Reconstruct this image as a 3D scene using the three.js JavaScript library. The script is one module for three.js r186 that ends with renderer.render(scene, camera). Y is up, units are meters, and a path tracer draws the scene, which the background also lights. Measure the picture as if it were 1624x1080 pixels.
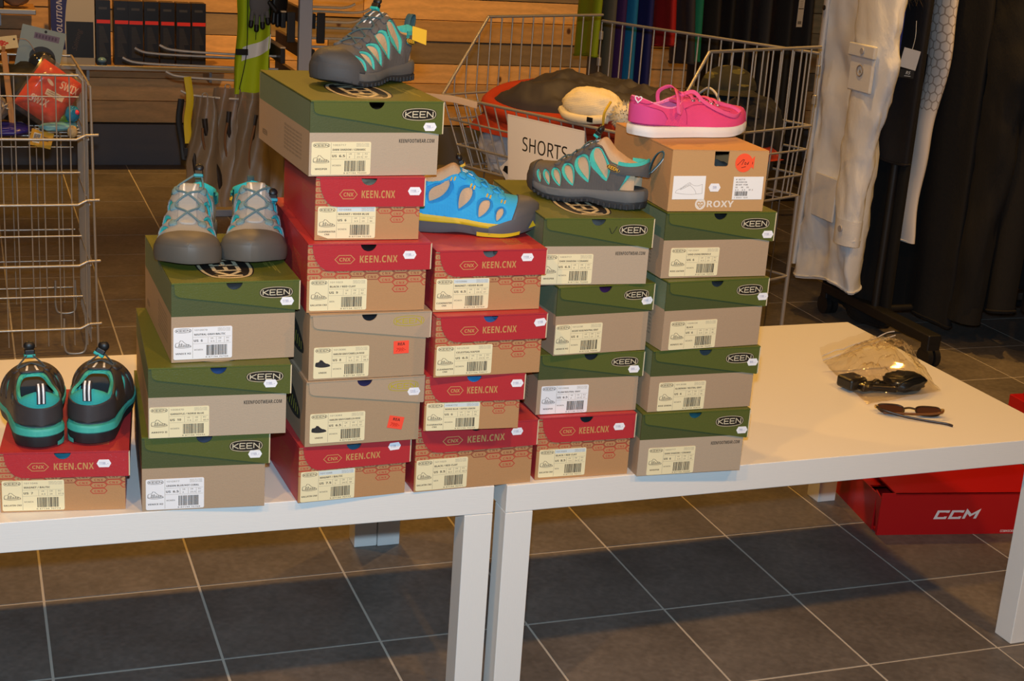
import * as THREE from 'three';
import { mergeGeometries, mergeVertices, toCreasedNormals } from 'three/addons/utils/BufferGeometryUtils.js';
import { RoundedBoxGeometry } from 'three/addons/geometries/RoundedBoxGeometry.js';
import { ImprovedNoise } from 'three/addons/math/ImprovedNoise.js';

// ------------------------------------------------------------------ camera, exposure, main lights
const scene = new THREE.Scene();
const camera = new THREE.PerspectiveCamera(25.99, 1624 / 1080, 0.05, 40);
camera.rotation.order = 'YXZ';
camera.position.set(-0.1051, 1.4131, 2.7567);
camera.rotation.set(-0.3002, -0.3652, 0.0692);
const renderer = new THREE.WebGLRenderer({ antialias: true });
renderer.toneMapping = THREE.LinearToneMapping;
renderer.toneMappingExposure = 1.0;
renderer.shadowMap.enabled = true;
scene.background = new THREE.Color(0x000000);
camera.updateMatrixWorld(true);
// the camera's pop-up flash, 8 cm above the lens
const flash = new THREE.SpotLight(new THREE.Color(0.57, 0.80, 1.0), 14.5, 0, 0.85, 0.45, 2);
{
  const up = new THREE.Vector3(0, 1, 0).applyQuaternion(camera.quaternion), fw = new THREE.Vector3(0, 0, -1).applyQuaternion(camera.quaternion);
  flash.position.copy(camera.position).addScaledVector(up, 0.085).addScaledVector(fw, 0.02);
  flash.target.position.copy(camera.position).addScaledVector(fw, 3);
  flash.castShadow = true; flash.shadow.radius = 1; flash.shadow.mapSize.set(2048, 2048);
  scene.add(flash, flash.target);
}
const WARM = new THREE.Color(1.0, 0.50, 0.10);
const LAMP_POWER = 6.6;

// ------------------------------------------------------------------ helpers
let seedState = 12345;
function rnd(a = 0, b = 1) { seedState = (seedState * 1664525 + 1013904223) >>> 0; return a + (b - a) * seedState / 4294967296; }
function reseed(n) { seedState = (n * 2654435761) >>> 0; rnd(); rnd(); }
const perlin = new ImprovedNoise();
function fbm(x, y, z, o = 4) { let s = 0, a = 0.5; for (let i = 0; i < o; i++) { s += a * perlin.noise(x, y, z); x *= 2.03; y *= 2.03; z *= 2.03; a *= 0.5; } return s; }
const lerp = (a, b, t) => a + (b - a) * t, clamp = (x, a, b) => Math.min(b, Math.max(a, x));
const smooth = (a, b, x) => { const t = clamp((x - a) / (b - a), 0, 1); return t * t * (3 - 2 * t); };
function table(xs, ys) {                       // monotone-ish cubic through points
  const n = xs.length, m = [];
  for (let i = 0; i < n; i++) {
    const d0 = i ? (ys[i] - ys[i - 1]) / (xs[i] - xs[i - 1]) : null, d1 = i < n - 1 ? (ys[i + 1] - ys[i]) / (xs[i + 1] - xs[i]) : null;
    m.push(d0 === null ? d1 : d1 === null ? d0 : d0 * d1 <= 0 ? 0 : 2 * d0 * d1 / (d0 + d1));
  }
  return (x) => {
    if (x <= xs[0]) return ys[0]; if (x >= xs[n - 1]) return ys[n - 1];
    let i = 0; while (x > xs[i + 1]) i++;
    const h = xs[i + 1] - xs[i], t = (x - xs[i]) / h, t2 = t * t, t3 = t2 * t;
    return (2 * t3 - 3 * t2 + 1) * ys[i] + (t3 - 2 * t2 + t) * h * m[i] + (-2 * t3 + 3 * t2) * ys[i + 1] + (t3 - t2) * h * m[i + 1];
  };
}
const usedNames = new Map();
function numbered(n) { const k = usedNames.get(n) ?? 0; usedNames.set(n, k + 1); return k ? n + '_' + String(k).padStart(3, '0') : n; }
function thing(name, label, category, pos = [0, 0, 0], turn = 0, group) {
  const o = new THREE.Group(); o.name = numbered(name); o.position.set(...pos); o.rotation.y = turn;
  o.userData = { label, category }; if (group) o.userData.group = group; scene.add(o); return o;
}
function clean(g) {
  g = g.index ? g.toNonIndexed() : g;
  for (const k of Object.keys(g.attributes)) if (!['position', 'normal', 'uv'].includes(k)) g.deleteAttribute(k);
  if (!g.attributes.normal) g.computeVertexNormals();
  if (!g.attributes.uv) g.setAttribute('uv', new THREE.BufferAttribute(new Float32Array(g.attributes.position.count * 2), 2));
  g.clearGroups(); return g;
}
function join(list) { return list.length === 1 ? list[0] : mergeGeometries(list.map(clean)); }
function part(name, geos, mat, parent, label) {
  const g = Array.isArray(geos) ? join(geos) : geos, m = new THREE.Mesh(g, mat);
  m.name = name; m.castShadow = m.receiveShadow = true; if (label) m.userData.label = label;
  parent.add(m); return m;
}
function solo(name, geos, mat, label, category, group) {
  const m = part(numbered(name), geos, mat, scene); m.userData = { label, category }; if (group) m.userData.group = group; return m;
}
function struct(name, geos, mat, parent) {
  const m = part(name, geos, mat, parent ?? scene); if (!parent) m.userData.kind = 'structure'; return m;
}
const BX = (w, h, d, x = 0, y = 0, z = 0) => new THREE.BoxGeometry(w, h, d).translate(x, y, z);
const RB = (w, h, d, r, x = 0, y = 0, z = 0, s = 2) => new RoundedBoxGeometry(w, h, d, s, r).translate(x, y, z);
const V = (x, y, z) => new THREE.Vector3(x, y, z);
const v3 = (a) => a.isVector3 ? a : new THREE.Vector3(...a);
function rod(a, b, r, seg = 6) {
  a = v3(a); b = v3(b); const d = b.clone().sub(a), l = d.length();
  const g = new THREE.CylinderGeometry(r, r, l, seg, 1);
  g.applyQuaternion(new THREE.Quaternion().setFromUnitVectors(V(0, 1, 0), d.normalize())); return g.translate((a.x + b.x) / 2, (a.y + b.y) / 2, (a.z + b.z) / 2);
}
function tube(pts, r, seg = 24, rs = 6, closed = false) { return new THREE.TubeGeometry(new THREE.CatmullRomCurve3(pts.map(v3), closed, 'centripetal'), seg, r, rs, closed); }
function polyTube(pts, r, rs = 6) { const c = new THREE.CurvePath(); pts = pts.map(v3); for (let i = 0; i < pts.length - 1; i++) c.add(new THREE.LineCurve3(pts[i], pts[i + 1])); return mergeGeometries(pts.slice(0, -1).map((p, i) => clean(rod(p, pts[i + 1], r, rs)))); }
function gridGeo(nu, nv, f, closedU = false) {    // f(i/nu, j/nv) -> [x,y,z]
  const pos = [], uv = [], idx = [];
  for (let j = 0; j <= nv; j++) for (let i = 0; i <= nu; i++) { const p = f(i / nu, j / nv); pos.push(p[0], p[1], p[2]); uv.push(i / nu, j / nv); }
  for (let j = 0; j < nv; j++) for (let i = 0; i < nu; i++) { const a = j * (nu + 1) + i, b = a + 1, c = a + nu + 1, d = c + 1; idx.push(a, b, d, a, d, c); }
  const g = new THREE.BufferGeometry(); g.setAttribute('position', new THREE.Float32BufferAttribute(pos, 3)); g.setAttribute('uv', new THREE.Float32BufferAttribute(uv, 2)); g.setIndex(idx); g.computeVertexNormals();
  if (closedU) { const n = g.attributes.normal; for (let j = 0; j <= nv; j++) { const a = j * (nu + 1), b = a + nu; const x = n.getX(a) + n.getX(b), y = n.getY(a) + n.getY(b), z = n.getZ(a) + n.getZ(b), l = Math.hypot(x, y, z) || 1; n.setXYZ(a, x / l, y / l, z / l); n.setXYZ(b, x / l, y / l, z / l); } }
  return g;
}
function blob(rx, ry, rz, amp, freq, seed, nu = 36, nv = 24, pow = 1) {   // lumpy closed body
  const sg = (v) => Math.sign(v) * Math.pow(Math.abs(v), pow);
  return gridGeo(nu, nv, (s, t) => {
    const a = s * Math.PI * 2, b = t * Math.PI - Math.PI / 2, cx = sg(Math.cos(b)) * sg(Math.cos(a)), cy = sg(Math.sin(b)), cz = sg(Math.cos(b)) * sg(Math.sin(a));
    const k = 1 + amp * fbm(Math.cos(b) * Math.cos(a) * freq + seed, Math.sin(b) * freq - seed, Math.cos(b) * Math.sin(a) * freq + seed * 1.7, 4) * 2;
    return [cx * rx * k, cy * ry * k, -cz * rz * k];
  }, true);
}
// --- materials and textures
const SR = (r, g, b) => new THREE.Color().setRGB(r / 255, g / 255, b / 255, THREE.SRGBColorSpace);
function mat(c, rough = 0.7, o = {}) { return new THREE.MeshStandardMaterial({ color: Array.isArray(c) ? SR(...c) : c, roughness: rough, side: THREE.DoubleSide, ...o }); }
function phys(c, rough, o = {}) { return new THREE.MeshPhysicalMaterial({ color: Array.isArray(c) ? SR(...c) : c, roughness: rough, side: THREE.DoubleSide, ...o }); }
function canvasTex(w, h, draw, o = {}) {
  const c = document.createElement('canvas'); c.width = w; c.height = h; const x = c.getContext('2d'); draw(x, w, h);
  const t = new THREE.CanvasTexture(c); t.colorSpace = THREE.SRGBColorSpace; t.magFilter = THREE.LinearFilter; t.wrapS = t.wrapT = o.wrap ?? THREE.ClampToEdgeWrapping; return t;
}
function dataTex(n, f, srgb = false) {            // f(x,y) in 0..1 -> [r,g,b] 0..1, tiling
  const d = new Uint8Array(n * n * 4);
  for (let y = 0; y < n; y++) for (let x = 0; x < n; x++) { const c = f(x / n, y / n), i = (y * n + x) * 4; d[i] = clamp(c[0], 0, 1) * 255; d[i + 1] = clamp(c[1], 0, 1) * 255; d[i + 2] = clamp(c[2], 0, 1) * 255; d[i + 3] = 255; }
  const t = new THREE.DataTexture(d, n, n); t.wrapS = t.wrapT = THREE.RepeatWrapping; t.magFilter = THREE.LinearFilter; t.minFilter = THREE.LinearFilter; if (srgb) t.colorSpace = THREE.SRGBColorSpace; t.needsUpdate = true; return t;
}
function tileNoise(x, y, f, o = 4, s = 0) {       // periodic fbm on a torus
  let v = 0, a = 0.5; for (let i = 0; i < o; i++) { const k = f * 2 ** i, X = x * k, Y = y * k, x0 = Math.floor(X), y0 = Math.floor(Y), fx = X - x0, fy = Y - y0;
    const hsh = (p, q) => { p = ((p % k) + k) % k; q = ((q % k) + k) % k; let h = (p * 374761393 + q * 668265263 + (s + i) * 2246822519) | 0; h = Math.imul(h ^ (h >>> 13), 1274126177); return ((h ^ (h >>> 16)) >>> 0) / 4294967296; };
    const u = fx * fx * (3 - 2 * fx), w = fy * fy * (3 - 2 * fy);
    v += a * (lerp(lerp(hsh(x0, y0), hsh(x0 + 1, y0), u), lerp(hsh(x0, y0 + 1), hsh(x0 + 1, y0 + 1), u), w) - 0.5); a *= 0.5; }
  return v;
}
function withRepeat(t, x, y) { const c = t.clone(); c.repeat.set(x, y); c.needsUpdate = true; return c; }
const grainTex = dataTex(256, (x, y) => { const v = 0.5 + tileNoise(x, y, 32, 3, 3) * 0.9; return [v, v, v]; });
const weaveTex = dataTex(128, (x, y) => { const a = Math.sin(x * Math.PI * 2 * 16), b = Math.sin(y * Math.PI * 2 * 16), v = 0.5 + 0.25 * (((Math.floor(x * 16) + Math.floor(y * 16)) % 2) ? a : b) + 0.1 * tileNoise(x, y, 32, 2, 5); return [v, v, v]; });
// ------------------------------------------------------------------ room shell
const RX0 = -4.0, RX1 = 6.2, RZ0 = -4.45, RZ1 = 5.2, RH = 2.95, TILE = 0.3026;
{
  const toneTex = dataTex(256, (x, y) => { const n = tileNoise(x, y, 4, 5, 11), m = tileNoise(x, y, 64, 2, 7), v = 0.80 + n * 0.30 + m * 0.22; return [v, v * 0.985, v * 0.965]; }, true);
  const bump = dataTex(256, (x, y) => { const v = 0.5 + tileNoise(x, y, 48, 3, 2) * 0.7; return [v, v, v]; });
  const grout = mat([196, 188, 176], 0.95);
  const floor = struct('floor', BX(RX1 - RX0, 0.10, RZ1 - RZ0, (RX0 + RX1) / 2, -0.0512, (RZ0 + RZ1) / 2), grout);
  reseed(5);
  const mats = [];
  for (let k = 0; k < 4; k++) { const c = 0.25 * (0.93 + k * 0.045); mats.push(new THREE.MeshStandardMaterial({ color: new THREE.Color(c, c * 0.91, c * 0.85), map: toneTex, bumpMap: bump, bumpScale: 0.0006, roughness: 0.5 })); }
  const geos = [];
  for (let k = 0; k < 6; k++) { const g = new RoundedBoxGeometry(TILE - 0.0050, 0.008, TILE - 0.0050, 1, 0.0008).translate(0, -0.004, 0), u = rnd(), v = rnd(), uv = g.attributes.uv, p = g.attributes.position; for (let i = 0; i < uv.count; i++) uv.setXY(i, u + p.getX(i) * 1.7, v + p.getZ(i) * 1.7); geos.push(g); }
  const rest = [];
  const F = new THREE.Frustum().setFromProjectionMatrix(new THREE.Matrix4().multiplyMatrices(camera.projectionMatrix, camera.matrixWorldInverse));
  const cand = [];
  for (let i = Math.floor(RX0 / TILE); i * TILE < RX1; i++) for (let j = Math.floor(RZ0 / TILE); j * TILE < RZ1; j++) {
    const x = (i + 0.5) * TILE, z = (j + 0.5) * TILE, q = V(x, 0, z).project(camera), inView = Math.abs(q.x) < 1.15 && Math.abs(q.y) < 1.2 && q.z < 1;
    cand.push({ x, z, d: inView ? V(x, 0, z).distanceTo(camera.position) : 99 });
  }
  cand.sort((a, b) => a.d - b.d);
  cand.forEach((c, n) => {
    const gi = Math.floor(rnd(0, 6)), mi = Math.floor(rnd(0, 4)), lift = rnd(-0.0004, 0.0004);
    if (n < 290 && c.d < 90) { const t = part('tile', geos[gi], mats[mi], floor); t.position.set(c.x, lift, c.z); }
    else rest.push(geos[gi].clone().translate(c.x, lift, c.z));
  });
  const r = part('tile_field', rest, mats[1], floor); r.userData.kind = 'stuff';
}
{
  const plaster = mat([84, 81, 77], 0.95), T = 0.12;
  struct('ceiling', BX(RX1 - RX0 + 2 * T, T, RZ1 - RZ0 + 2 * T, (RX0 + RX1) / 2, RH + T / 2, (RZ0 + RZ1) / 2), plaster);
  struct('wall_left', BX(T, RH, RZ1 - RZ0, RX0 - T / 2, RH / 2, (RZ0 + RZ1) / 2), plaster);
  struct('wall_right', BX(T, RH, RZ1 - RZ0, RX1 + T / 2, RH / 2, (RZ0 + RZ1) / 2), plaster);
  struct('wall_front', BX(RX1 - RX0 + 2 * T, RH, T, (RX0 + RX1) / 2, RH / 2, RZ1 + T / 2), plaster);
  // back wall: carcass with pine boards in front
  const back = struct('wall_back', BX(RX1 - RX0 + 2 * T, RH, T, (RX0 + RX1) / 2, RH / 2, RZ0 - T / 2 - 0.03), mat([70, 48, 28], 0.9));
  const woods = [];
  for (let k = 0; k < 5; k++) {
    const grey = [0, 0, 0, 0.55, 0][k], tone = [1, 0.9, 1.08, 0.8, 0.96][k];
    const t = dataTex(256, (x, y) => {
      let kn = 0; for (const [kx, ky] of [[0.2 + k * 0.13, 0.4], [0.72, 0.6 - k * 0.07]]) { const dx = (x - kx) * 2.2, dy = (y - ky) * 0.55, d = Math.hypot(dx, dy); kn = Math.max(kn, 1 - smooth(0.012, 0.03, d)); }
      const w = y * 9 + tileNoise(x, y, 4, 3, k) * 2.4, rings = Math.sin(w * 6.28) * 0.5 + 0.5, n = tileNoise(x, y, 64, 2, k + 20);
      let v = (0.90 + rings * 0.06 + n * 0.10) * tone; let r = v * 0.93, g = v * 0.74, b = v * 0.50;
      const m = (r + g + b) / 3 * 0.85; r = lerp(r, m, grey); g = lerp(g, m * 0.98, grey); b = lerp(b, m * 0.94, grey);
      return [lerp(r, 0.25, kn * 0.8), lerp(g, 0.14, kn * 0.8), lerp(b, 0.08, kn * 0.8)];
    }, true);
    woods.push(new THREE.MeshStandardMaterial({ map: t, roughness: 0.62 }));
  }
  reseed(8);
  const hs = [0.105, 0.108, 0.10, 0.112];
  let y = 0.20, row = 0;
  while (y < 2.9) {
    const h = hs[row % 4]; let x = RX0 + (row % 3) * 0.55 - 1.0;
    while (x < RX1) {
      const l = rnd(1.1, 2.1), x0 = Math.max(x, RX0), x1 = Math.min(x + l, RX1);
      if (x1 - x0 > 0.05) {
        const d = rnd(0.022, 0.034), g = RB(x1 - x0 - 0.003, h - 0.003, d, 0.002, 0, 0, 0, 1), uv = g.attributes.uv, p = g.attributes.position, u0 = rnd(), w0 = rnd();
        for (let i = 0; i < uv.count; i++) uv.setXY(i, u0 + p.getX(i) * 0.9, w0 + p.getY(i) * 2.6);
        const b = part('plank', g, woods[[0, 1, 2, 0, 3, 4, 2, 1][Math.floor(rnd(0, 8))]], back); b.position.set((x0 + x1) / 2, y + h / 2, RZ0 - 0.03 + d / 2);
      }
      x += l;
    }
    y += h; row++;
  }
  struct('baseboard_back', BX(RX1 - RX0, 0.195, 0.03, (RX0 + RX1) / 2, 0.0975, RZ0 - 0.005), mat([92, 92, 100], 0.6));
}
// ------------------------------------------------------------------ ceiling spotlights
{
  const shell = mat([60, 60, 62], 0.5), face = new THREE.MeshStandardMaterial({ color: 0x332211, emissive: WARM, emissiveIntensity: 6 });
  const lamp = (x, z, tx, tz, power, words, cone = 1.02) => {
    const g = thing('ceiling_spotlight', words, 'lamp', [x, RH, z], 0, 'warm ceiling spotlights');
    part('ceiling_plate', new THREE.CylinderGeometry(0.05, 0.05, 0.02, 20).translate(0, -0.01, 0), shell, g);
    part('stem', new THREE.CylinderGeometry(0.008, 0.008, 0.12, 8).translate(0, -0.07, 0), shell, g);
    const head = new THREE.Group(); head.name = 'lamp_head'; head.position.set(0, -0.16, 0); g.add(head);
    const dir = V(tx - x, 0.4 - (RH - 0.16), tz - z).normalize(); head.quaternion.setFromUnitVectors(V(0, -1, 0), dir);
    part('housing', new THREE.LatheGeometry([[0.0, 0.09], [0.03, 0.09], [0.055, 0.05], [0.06, -0.06], [0.056, -0.06], [0.05, -0.045]].map((p) => new THREE.Vector2(...p)), 24), shell, head);
    part('lens', new THREE.CylinderGeometry(0.05, 0.05, 0.004, 24).translate(0, -0.047, 0), face, head);
    const L = new THREE.SpotLight(WARM, power * LAMP_POWER, 0, cone, 0.6, 2); L.castShadow = true; L.shadow.radius = 2.5;
    L.position.set(x, RH - 0.16, z).addScaledVector(dir, 0.07); L.target.position.set(tx, 0.4, tz); scene.add(L, L.target);
  };
  const rows = [
    [-1.0, 2.1, -0.4, 1.0, 1, 'in front of the left end of the tables'], [0.6, 2.1, 0.5, 1.0, 1, 'in front of the shoe box stacks'], [2.2, 2.1, 1.9, 1.0, 0.9, 'in front of the right end of the tables'],
    [-0.9, -1.25, -0.5, -0.6, 1, 'behind the left end of the tables'], [0.7, -1.25, 0.8, -0.5, 1, 'behind the shoe box stacks'], [2.05, -1.25, 1.8, -0.3, 0.9, 'behind the right end of the tables'],
    [0.4, -3.2, 0.4, -4.6, 2.3, 'before the board wall on the left', 0.62], [2.1, -3.2, 2.1, -4.6, 2.1, 'before the board wall in the middle', 0.62], [3.0, -0.6, 3.0, -1.9, 1.3, 'above the clothes rails', 0.7],
  ];
  for (const [x, z, tx, tz, p, w, cone] of rows) lamp(x, z, tx, tz, p, 'dark warm-white ceiling spotlight hanging ' + w, cone);
}
// ------------------------------------------------------------------ tables
{
  const white = mat([232, 231, 228], 0.42, { bumpMap: withRepeat(grainTex, 2, 2), bumpScale: 0.00015 });
  const tableAt = (x, z, yaw, label) => {
    const g = thing('coffee_table', label, 'table', [x + 0.59 * Math.cos(yaw) + 0.39 * Math.sin(yaw), 0, z - 0.59 * Math.sin(yaw) + 0.39 * Math.cos(yaw)], yaw, 'white display tables');
    part('tabletop', RB(1.18, 0.05, 0.78, 0.0016, 0, 0.425, 0), white, g);
    for (const [sx, sz] of [[-1, 1], [1, 1], [-1, -1], [1, -1]]) part('leg', RB(0.05, 0.3995, 0.05, 0.0015, sx * 0.565, 0.1998, sz * 0.365), white, g);
    return g;
  };
  tableAt(-0.4739, -0.1714, -0.0081, 'white low table carrying the three leftmost stacks, cut by the left edge');
  const t2 = tableAt(0.7063, -0.1582, 0.019, 'white low table with the sunglasses and clear plastic bag on it');
}
// ------------------------------------------------------------------ printed matter
const INK = '#22201f';
function keenBadge(c, cx, cy, w, h, fill, line, text) {            // pointed-oval badge with outlined capitals
  c.save(); c.translate(cx, cy);
  const shape = (k) => { const a = w / 2 * k, b = h / 2 * (k < 1 ? k * 0.94 : 1); c.beginPath(); c.moveTo(-a, 0); c.bezierCurveTo(-a * 0.97, -b * 0.55, -a * 0.9, -b * 0.7, -a * 0.62, -b * 0.84); c.bezierCurveTo(-a * 0.3, -b * 1.02, a * 0.3, -b * 1.02, a * 0.62, -b * 0.84); c.bezierCurveTo(a * 0.9, -b * 0.7, a * 0.97, -b * 0.55, a, 0); c.bezierCurveTo(a * 0.97, b * 0.55, a * 0.9, b * 0.7, a * 0.62, b * 0.84); c.bezierCurveTo(a * 0.3, b * 1.02, -a * 0.3, b * 1.02, -a * 0.62, b * 0.84); c.bezierCurveTo(-a * 0.9, b * 0.7, -a * 0.97, b * 0.55, -a, 0); c.closePath(); };
  if (fill) { c.fillStyle = fill; shape(1); c.fill(); }
  c.strokeStyle = line; c.lineWidth = h * 0.055; shape(0.945); c.stroke();
  c.strokeStyle = text; c.lineWidth = h * 0.072; c.lineJoin = 'round';
  const H = h * 0.42, W = w * 0.165, g = w * 0.04, x0 = -(W * 4 + g * 3) / 2, t = -H / 2, b = H / 2;
  let x = x0; c.beginPath(); c.moveTo(x, t); c.lineTo(x, b); c.moveTo(x + W, t); c.lineTo(x + W * 0.1, 0); c.lineTo(x + W, b); c.stroke();
  for (let k = 1; k < 3; k++) { x = x0 + k * (W + g); c.beginPath(); c.moveTo(x + W, t); c.lineTo(x, t); c.lineTo(x, b); c.lineTo(x + W, b); c.moveTo(x, 0); c.lineTo(x + W * 0.85, 0); c.stroke(); }
  x = x0 + 3 * (W + g); c.beginPath(); c.moveTo(x, b); c.lineTo(x, t); c.lineTo(x + W, b); c.lineTo(x + W, t); c.stroke();
  c.restore();
}
function hexCnx(c, cx, cy, w, h, col, lw, fillText = true) {
  c.strokeStyle = col; c.lineWidth = lw; c.beginPath(); const k = h * 0.42;
  c.moveTo(cx - w / 2, cy); c.lineTo(cx - w / 2 + k, cy - h / 2); c.lineTo(cx + w / 2 - k, cy - h / 2); c.lineTo(cx + w / 2, cy); c.lineTo(cx + w / 2 - k, cy + h / 2); c.lineTo(cx - w / 2 + k, cy + h / 2); c.closePath(); c.stroke();
  c.fillStyle = col; c.font = 'bold ' + Math.round(h * 0.62) + 'px sans-serif'; c.textAlign = 'center'; c.textBaseline = 'middle';
  const s = w * 0.2; ['C', 'N', 'X'].forEach((ch, i) => c.fillText(ch, cx + (i - 1) * s, cy + h * 0.03));
}
function squeeze(c, text, x, y, size, width, font = 'bold', align = 'left', fam = 'sans-serif') {   // text set to an exact width
  c.font = font + ' ' + size + 'px ' + fam; const m = c.measureText(text).width, k = width / m; c.save(); c.translate(x, y); c.scale(k, 1); c.textAlign = align; c.textBaseline = 'middle'; c.fillText(text, 0, 0); c.restore();
}
function speckle(c, w, h, n, a) { for (let i = 0; i < n; i++) { const v = rnd() < 0.5 ? 255 : 40; c.fillStyle = `rgba(${v},${v * 0.9},${v * 0.75},${rnd(0.02, a)})`; c.fillRect(rnd(0, w), rnd(0, h), rnd(1, 4), 1); } }
function shoeSketch(c, x, y, w, h, kind) {
  c.save(); c.translate(x, y); c.scale(w, h); c.lineWidth = 0.028; c.strokeStyle = '#3c3a38'; c.lineJoin = 'round';
  c.beginPath(); c.moveTo(0.02, 0.82); c.bezierCurveTo(0.3, 0.98, 0.7, 0.98, 0.98, 0.84); c.bezierCurveTo(1.0, 0.7, 0.9, 0.6, 0.75, 0.55); c.bezierCurveTo(0.62, 0.48, 0.52, 0.3, 0.45, 0.16); c.lineTo(0.32, 0.12); c.bezierCurveTo(0.3, 0.3, 0.22, 0.4, 0.06, 0.38); c.bezierCurveTo(0.0, 0.5, 0.0, 0.7, 0.02, 0.82); c.closePath();
  if (kind === 'dark') { c.fillStyle = '#2a2829'; c.fill(); } c.stroke();
  c.beginPath(); c.moveTo(0.02, 0.74); c.bezierCurveTo(0.3, 0.86, 0.7, 0.86, 0.97, 0.76); for (const k of [0.2, 0.34, 0.48, 0.62, 0.76]) { c.moveTo(k, 0.8); c.lineTo(k + 0.06, 0.46 - (k < 0.4 ? 0.06 : -0.08)); c.moveTo(k + 0.07, 0.8); c.lineTo(k + 0.1, 0.5 - (k < 0.4 ? 0.06 : -0.08)); } c.stroke(); c.restore();
}
function barcode(c, x, y, w, h, n) { reseed(n); c.fillStyle = INK; let p = x; while (p < x + w) { const b = rnd(1, 4) * w / 90, g = rnd(1, 3.5) * w / 90; c.fillRect(p, y, b, h); p += b + g; } }
function sizeLabel(L) {
  return canvasTex(460, 330, (c, w, h) => {
    c.fillStyle = L.cream ? '#f1e4b9' : '#f2f2f5'; c.fillRect(0, 0, w, h);
    if (L.band) { c.fillStyle = '#d5e0e2'; c.fillRect(152, 8, 300, 44); }
    keenBadge(c, 76, 34, 132, 50, null, INK, INK);
    c.strokeStyle = '#8d8776'; c.lineWidth = 2; c.beginPath(); c.moveTo(150, 8); c.lineTo(150, h - 8); c.moveTo(150, 104); c.lineTo(w - 8, 104); c.moveTo(150, 172); c.lineTo(w - 8, 172); c.moveTo(270, 108); c.lineTo(270, 168); c.moveTo(335, 108); c.lineTo(335, 168); c.moveTo(398, 108); c.lineTo(398, 168); c.stroke();
    c.fillStyle = '#6d695f'; squeeze(c, L.no, 160, 32, 24, 105, '');
    c.fillStyle = '#8b877b'; for (let k = 0; k < 3; k++) squeeze(c, ['MADE IN CHINA', 'FABRIQUE EN CHINE', 'HECHO EN CHINA'][k], 345, 18 + k * 13, 11, 100, '');
    c.fillStyle = INK; squeeze(c, L.colour, 160, 78, 26, Math.min(260, 13 * L.colour.length));
    squeeze(c, 'US', 156, 140, 32, 40); squeeze(c, L.us, 212, 140, 32, 16 * L.us.length);
    c.fillStyle = '#55514a'; ['UK', 'CM', 'EU'].forEach((t, i) => { squeeze(c, t, 288 + i * 62, 120, 19, 24, ''); squeeze(c, L.sizes[i], 288 + i * 62, 152, 21, 11 * L.sizes[i].length, ''); });
    squeeze(c, L.who, 160, 236, 22, 14 * L.who.length, '');
    barcode(c, 258, 188, 160, 108, L.no.length * 31 + Number(L.no)); c.fillStyle = INK; squeeze(c, '8 87194 ' + String(Number(L.no) * 7).slice(0, 5), 250, 312, 20, 180, '');
    shoeSketch(c, 14, 122, 124, 96, L.sketch);
    const nm = L.name.split('|'); c.fillStyle = INK; nm.forEach((t, i) => squeeze(c, t, 76, 270 + i * 28 - (nm.length - 1) * 10, 23, Math.min(134, 13.5 * t.length), 'bold', 'center'));
  });
}
const KRAFT = '#b0967a', KRAFT2 = '#b88a5c', GREEN = '#5a622f', GREEN_D = '#485028', GREEN_GLOSS = '#6d7b5f', RED = '#ba343b', GOLD = '#c89a5e';
const paperBump = withRepeat(grainTex, 3, 3);
const prints = {};
function printed(key, w, h, draw, rough = 0.5) { return prints[key] ??= new THREE.MeshStandardMaterial({ map: canvasTex(w, h, (c) => { reseed(key.length * 7 + 3); draw(c, w, h); }), roughness: rough, bumpMap: paperBump, bumpScale: 0.0002, side: THREE.DoubleSide }); }
const flatKraft = mat([176, 150, 122], 0.85), flatKraft2 = mat([184, 138, 92], 0.85), flatCream = mat([214, 196, 162], 0.85), flatGreen = mat([89, 104, 47], 0.45), flatRed = mat([188, 44, 46], 0.45), flatWhiteCard = mat([205, 198, 188], 0.8);
function lidPrint(style) {
  if (style === 'green') return printed('lid_green', 768, 200, (c, w, h) => {
    c.fillStyle = GREEN; c.fillRect(0, 0, w, h);
    speckle(c, w, h, 9000, 0.08);
    keenBadge(c, w * 0.815, h * 0.41, w * 0.27, h * 0.40, '#2a2521', '#cfc2a0', '#d9ceb0');
  }, 0.30);
  if (style === 'brown') return printed('lid_brown', 768, 200, (c, w, h) => { c.fillStyle = '#b29a7f'; c.fillRect(0, 0, w, h); speckle(c, w, h, 9000, 0.09); keenBadge(c, w * 0.815, h * 0.36, w * 0.27, h * 0.42, null, '#b3a41e', '#b8a820'); }, 0.75);
  return printed('lid_red', 768, 200, (c, w, h) => {
    c.fillStyle = RED; c.fillRect(0, 0, w, h); speckle(c, w, h, 9000, 0.06);
    hexCnx(c, w * 0.295, h * 0.60, w * 0.16, h * 0.30, GOLD, 5); c.fillStyle = GOLD; squeeze(c, 'KEEN.CNX', w * 0.41, h * 0.60, Math.round(h * 0.36), w * 0.315);
  }, 0.29);
}
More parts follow.
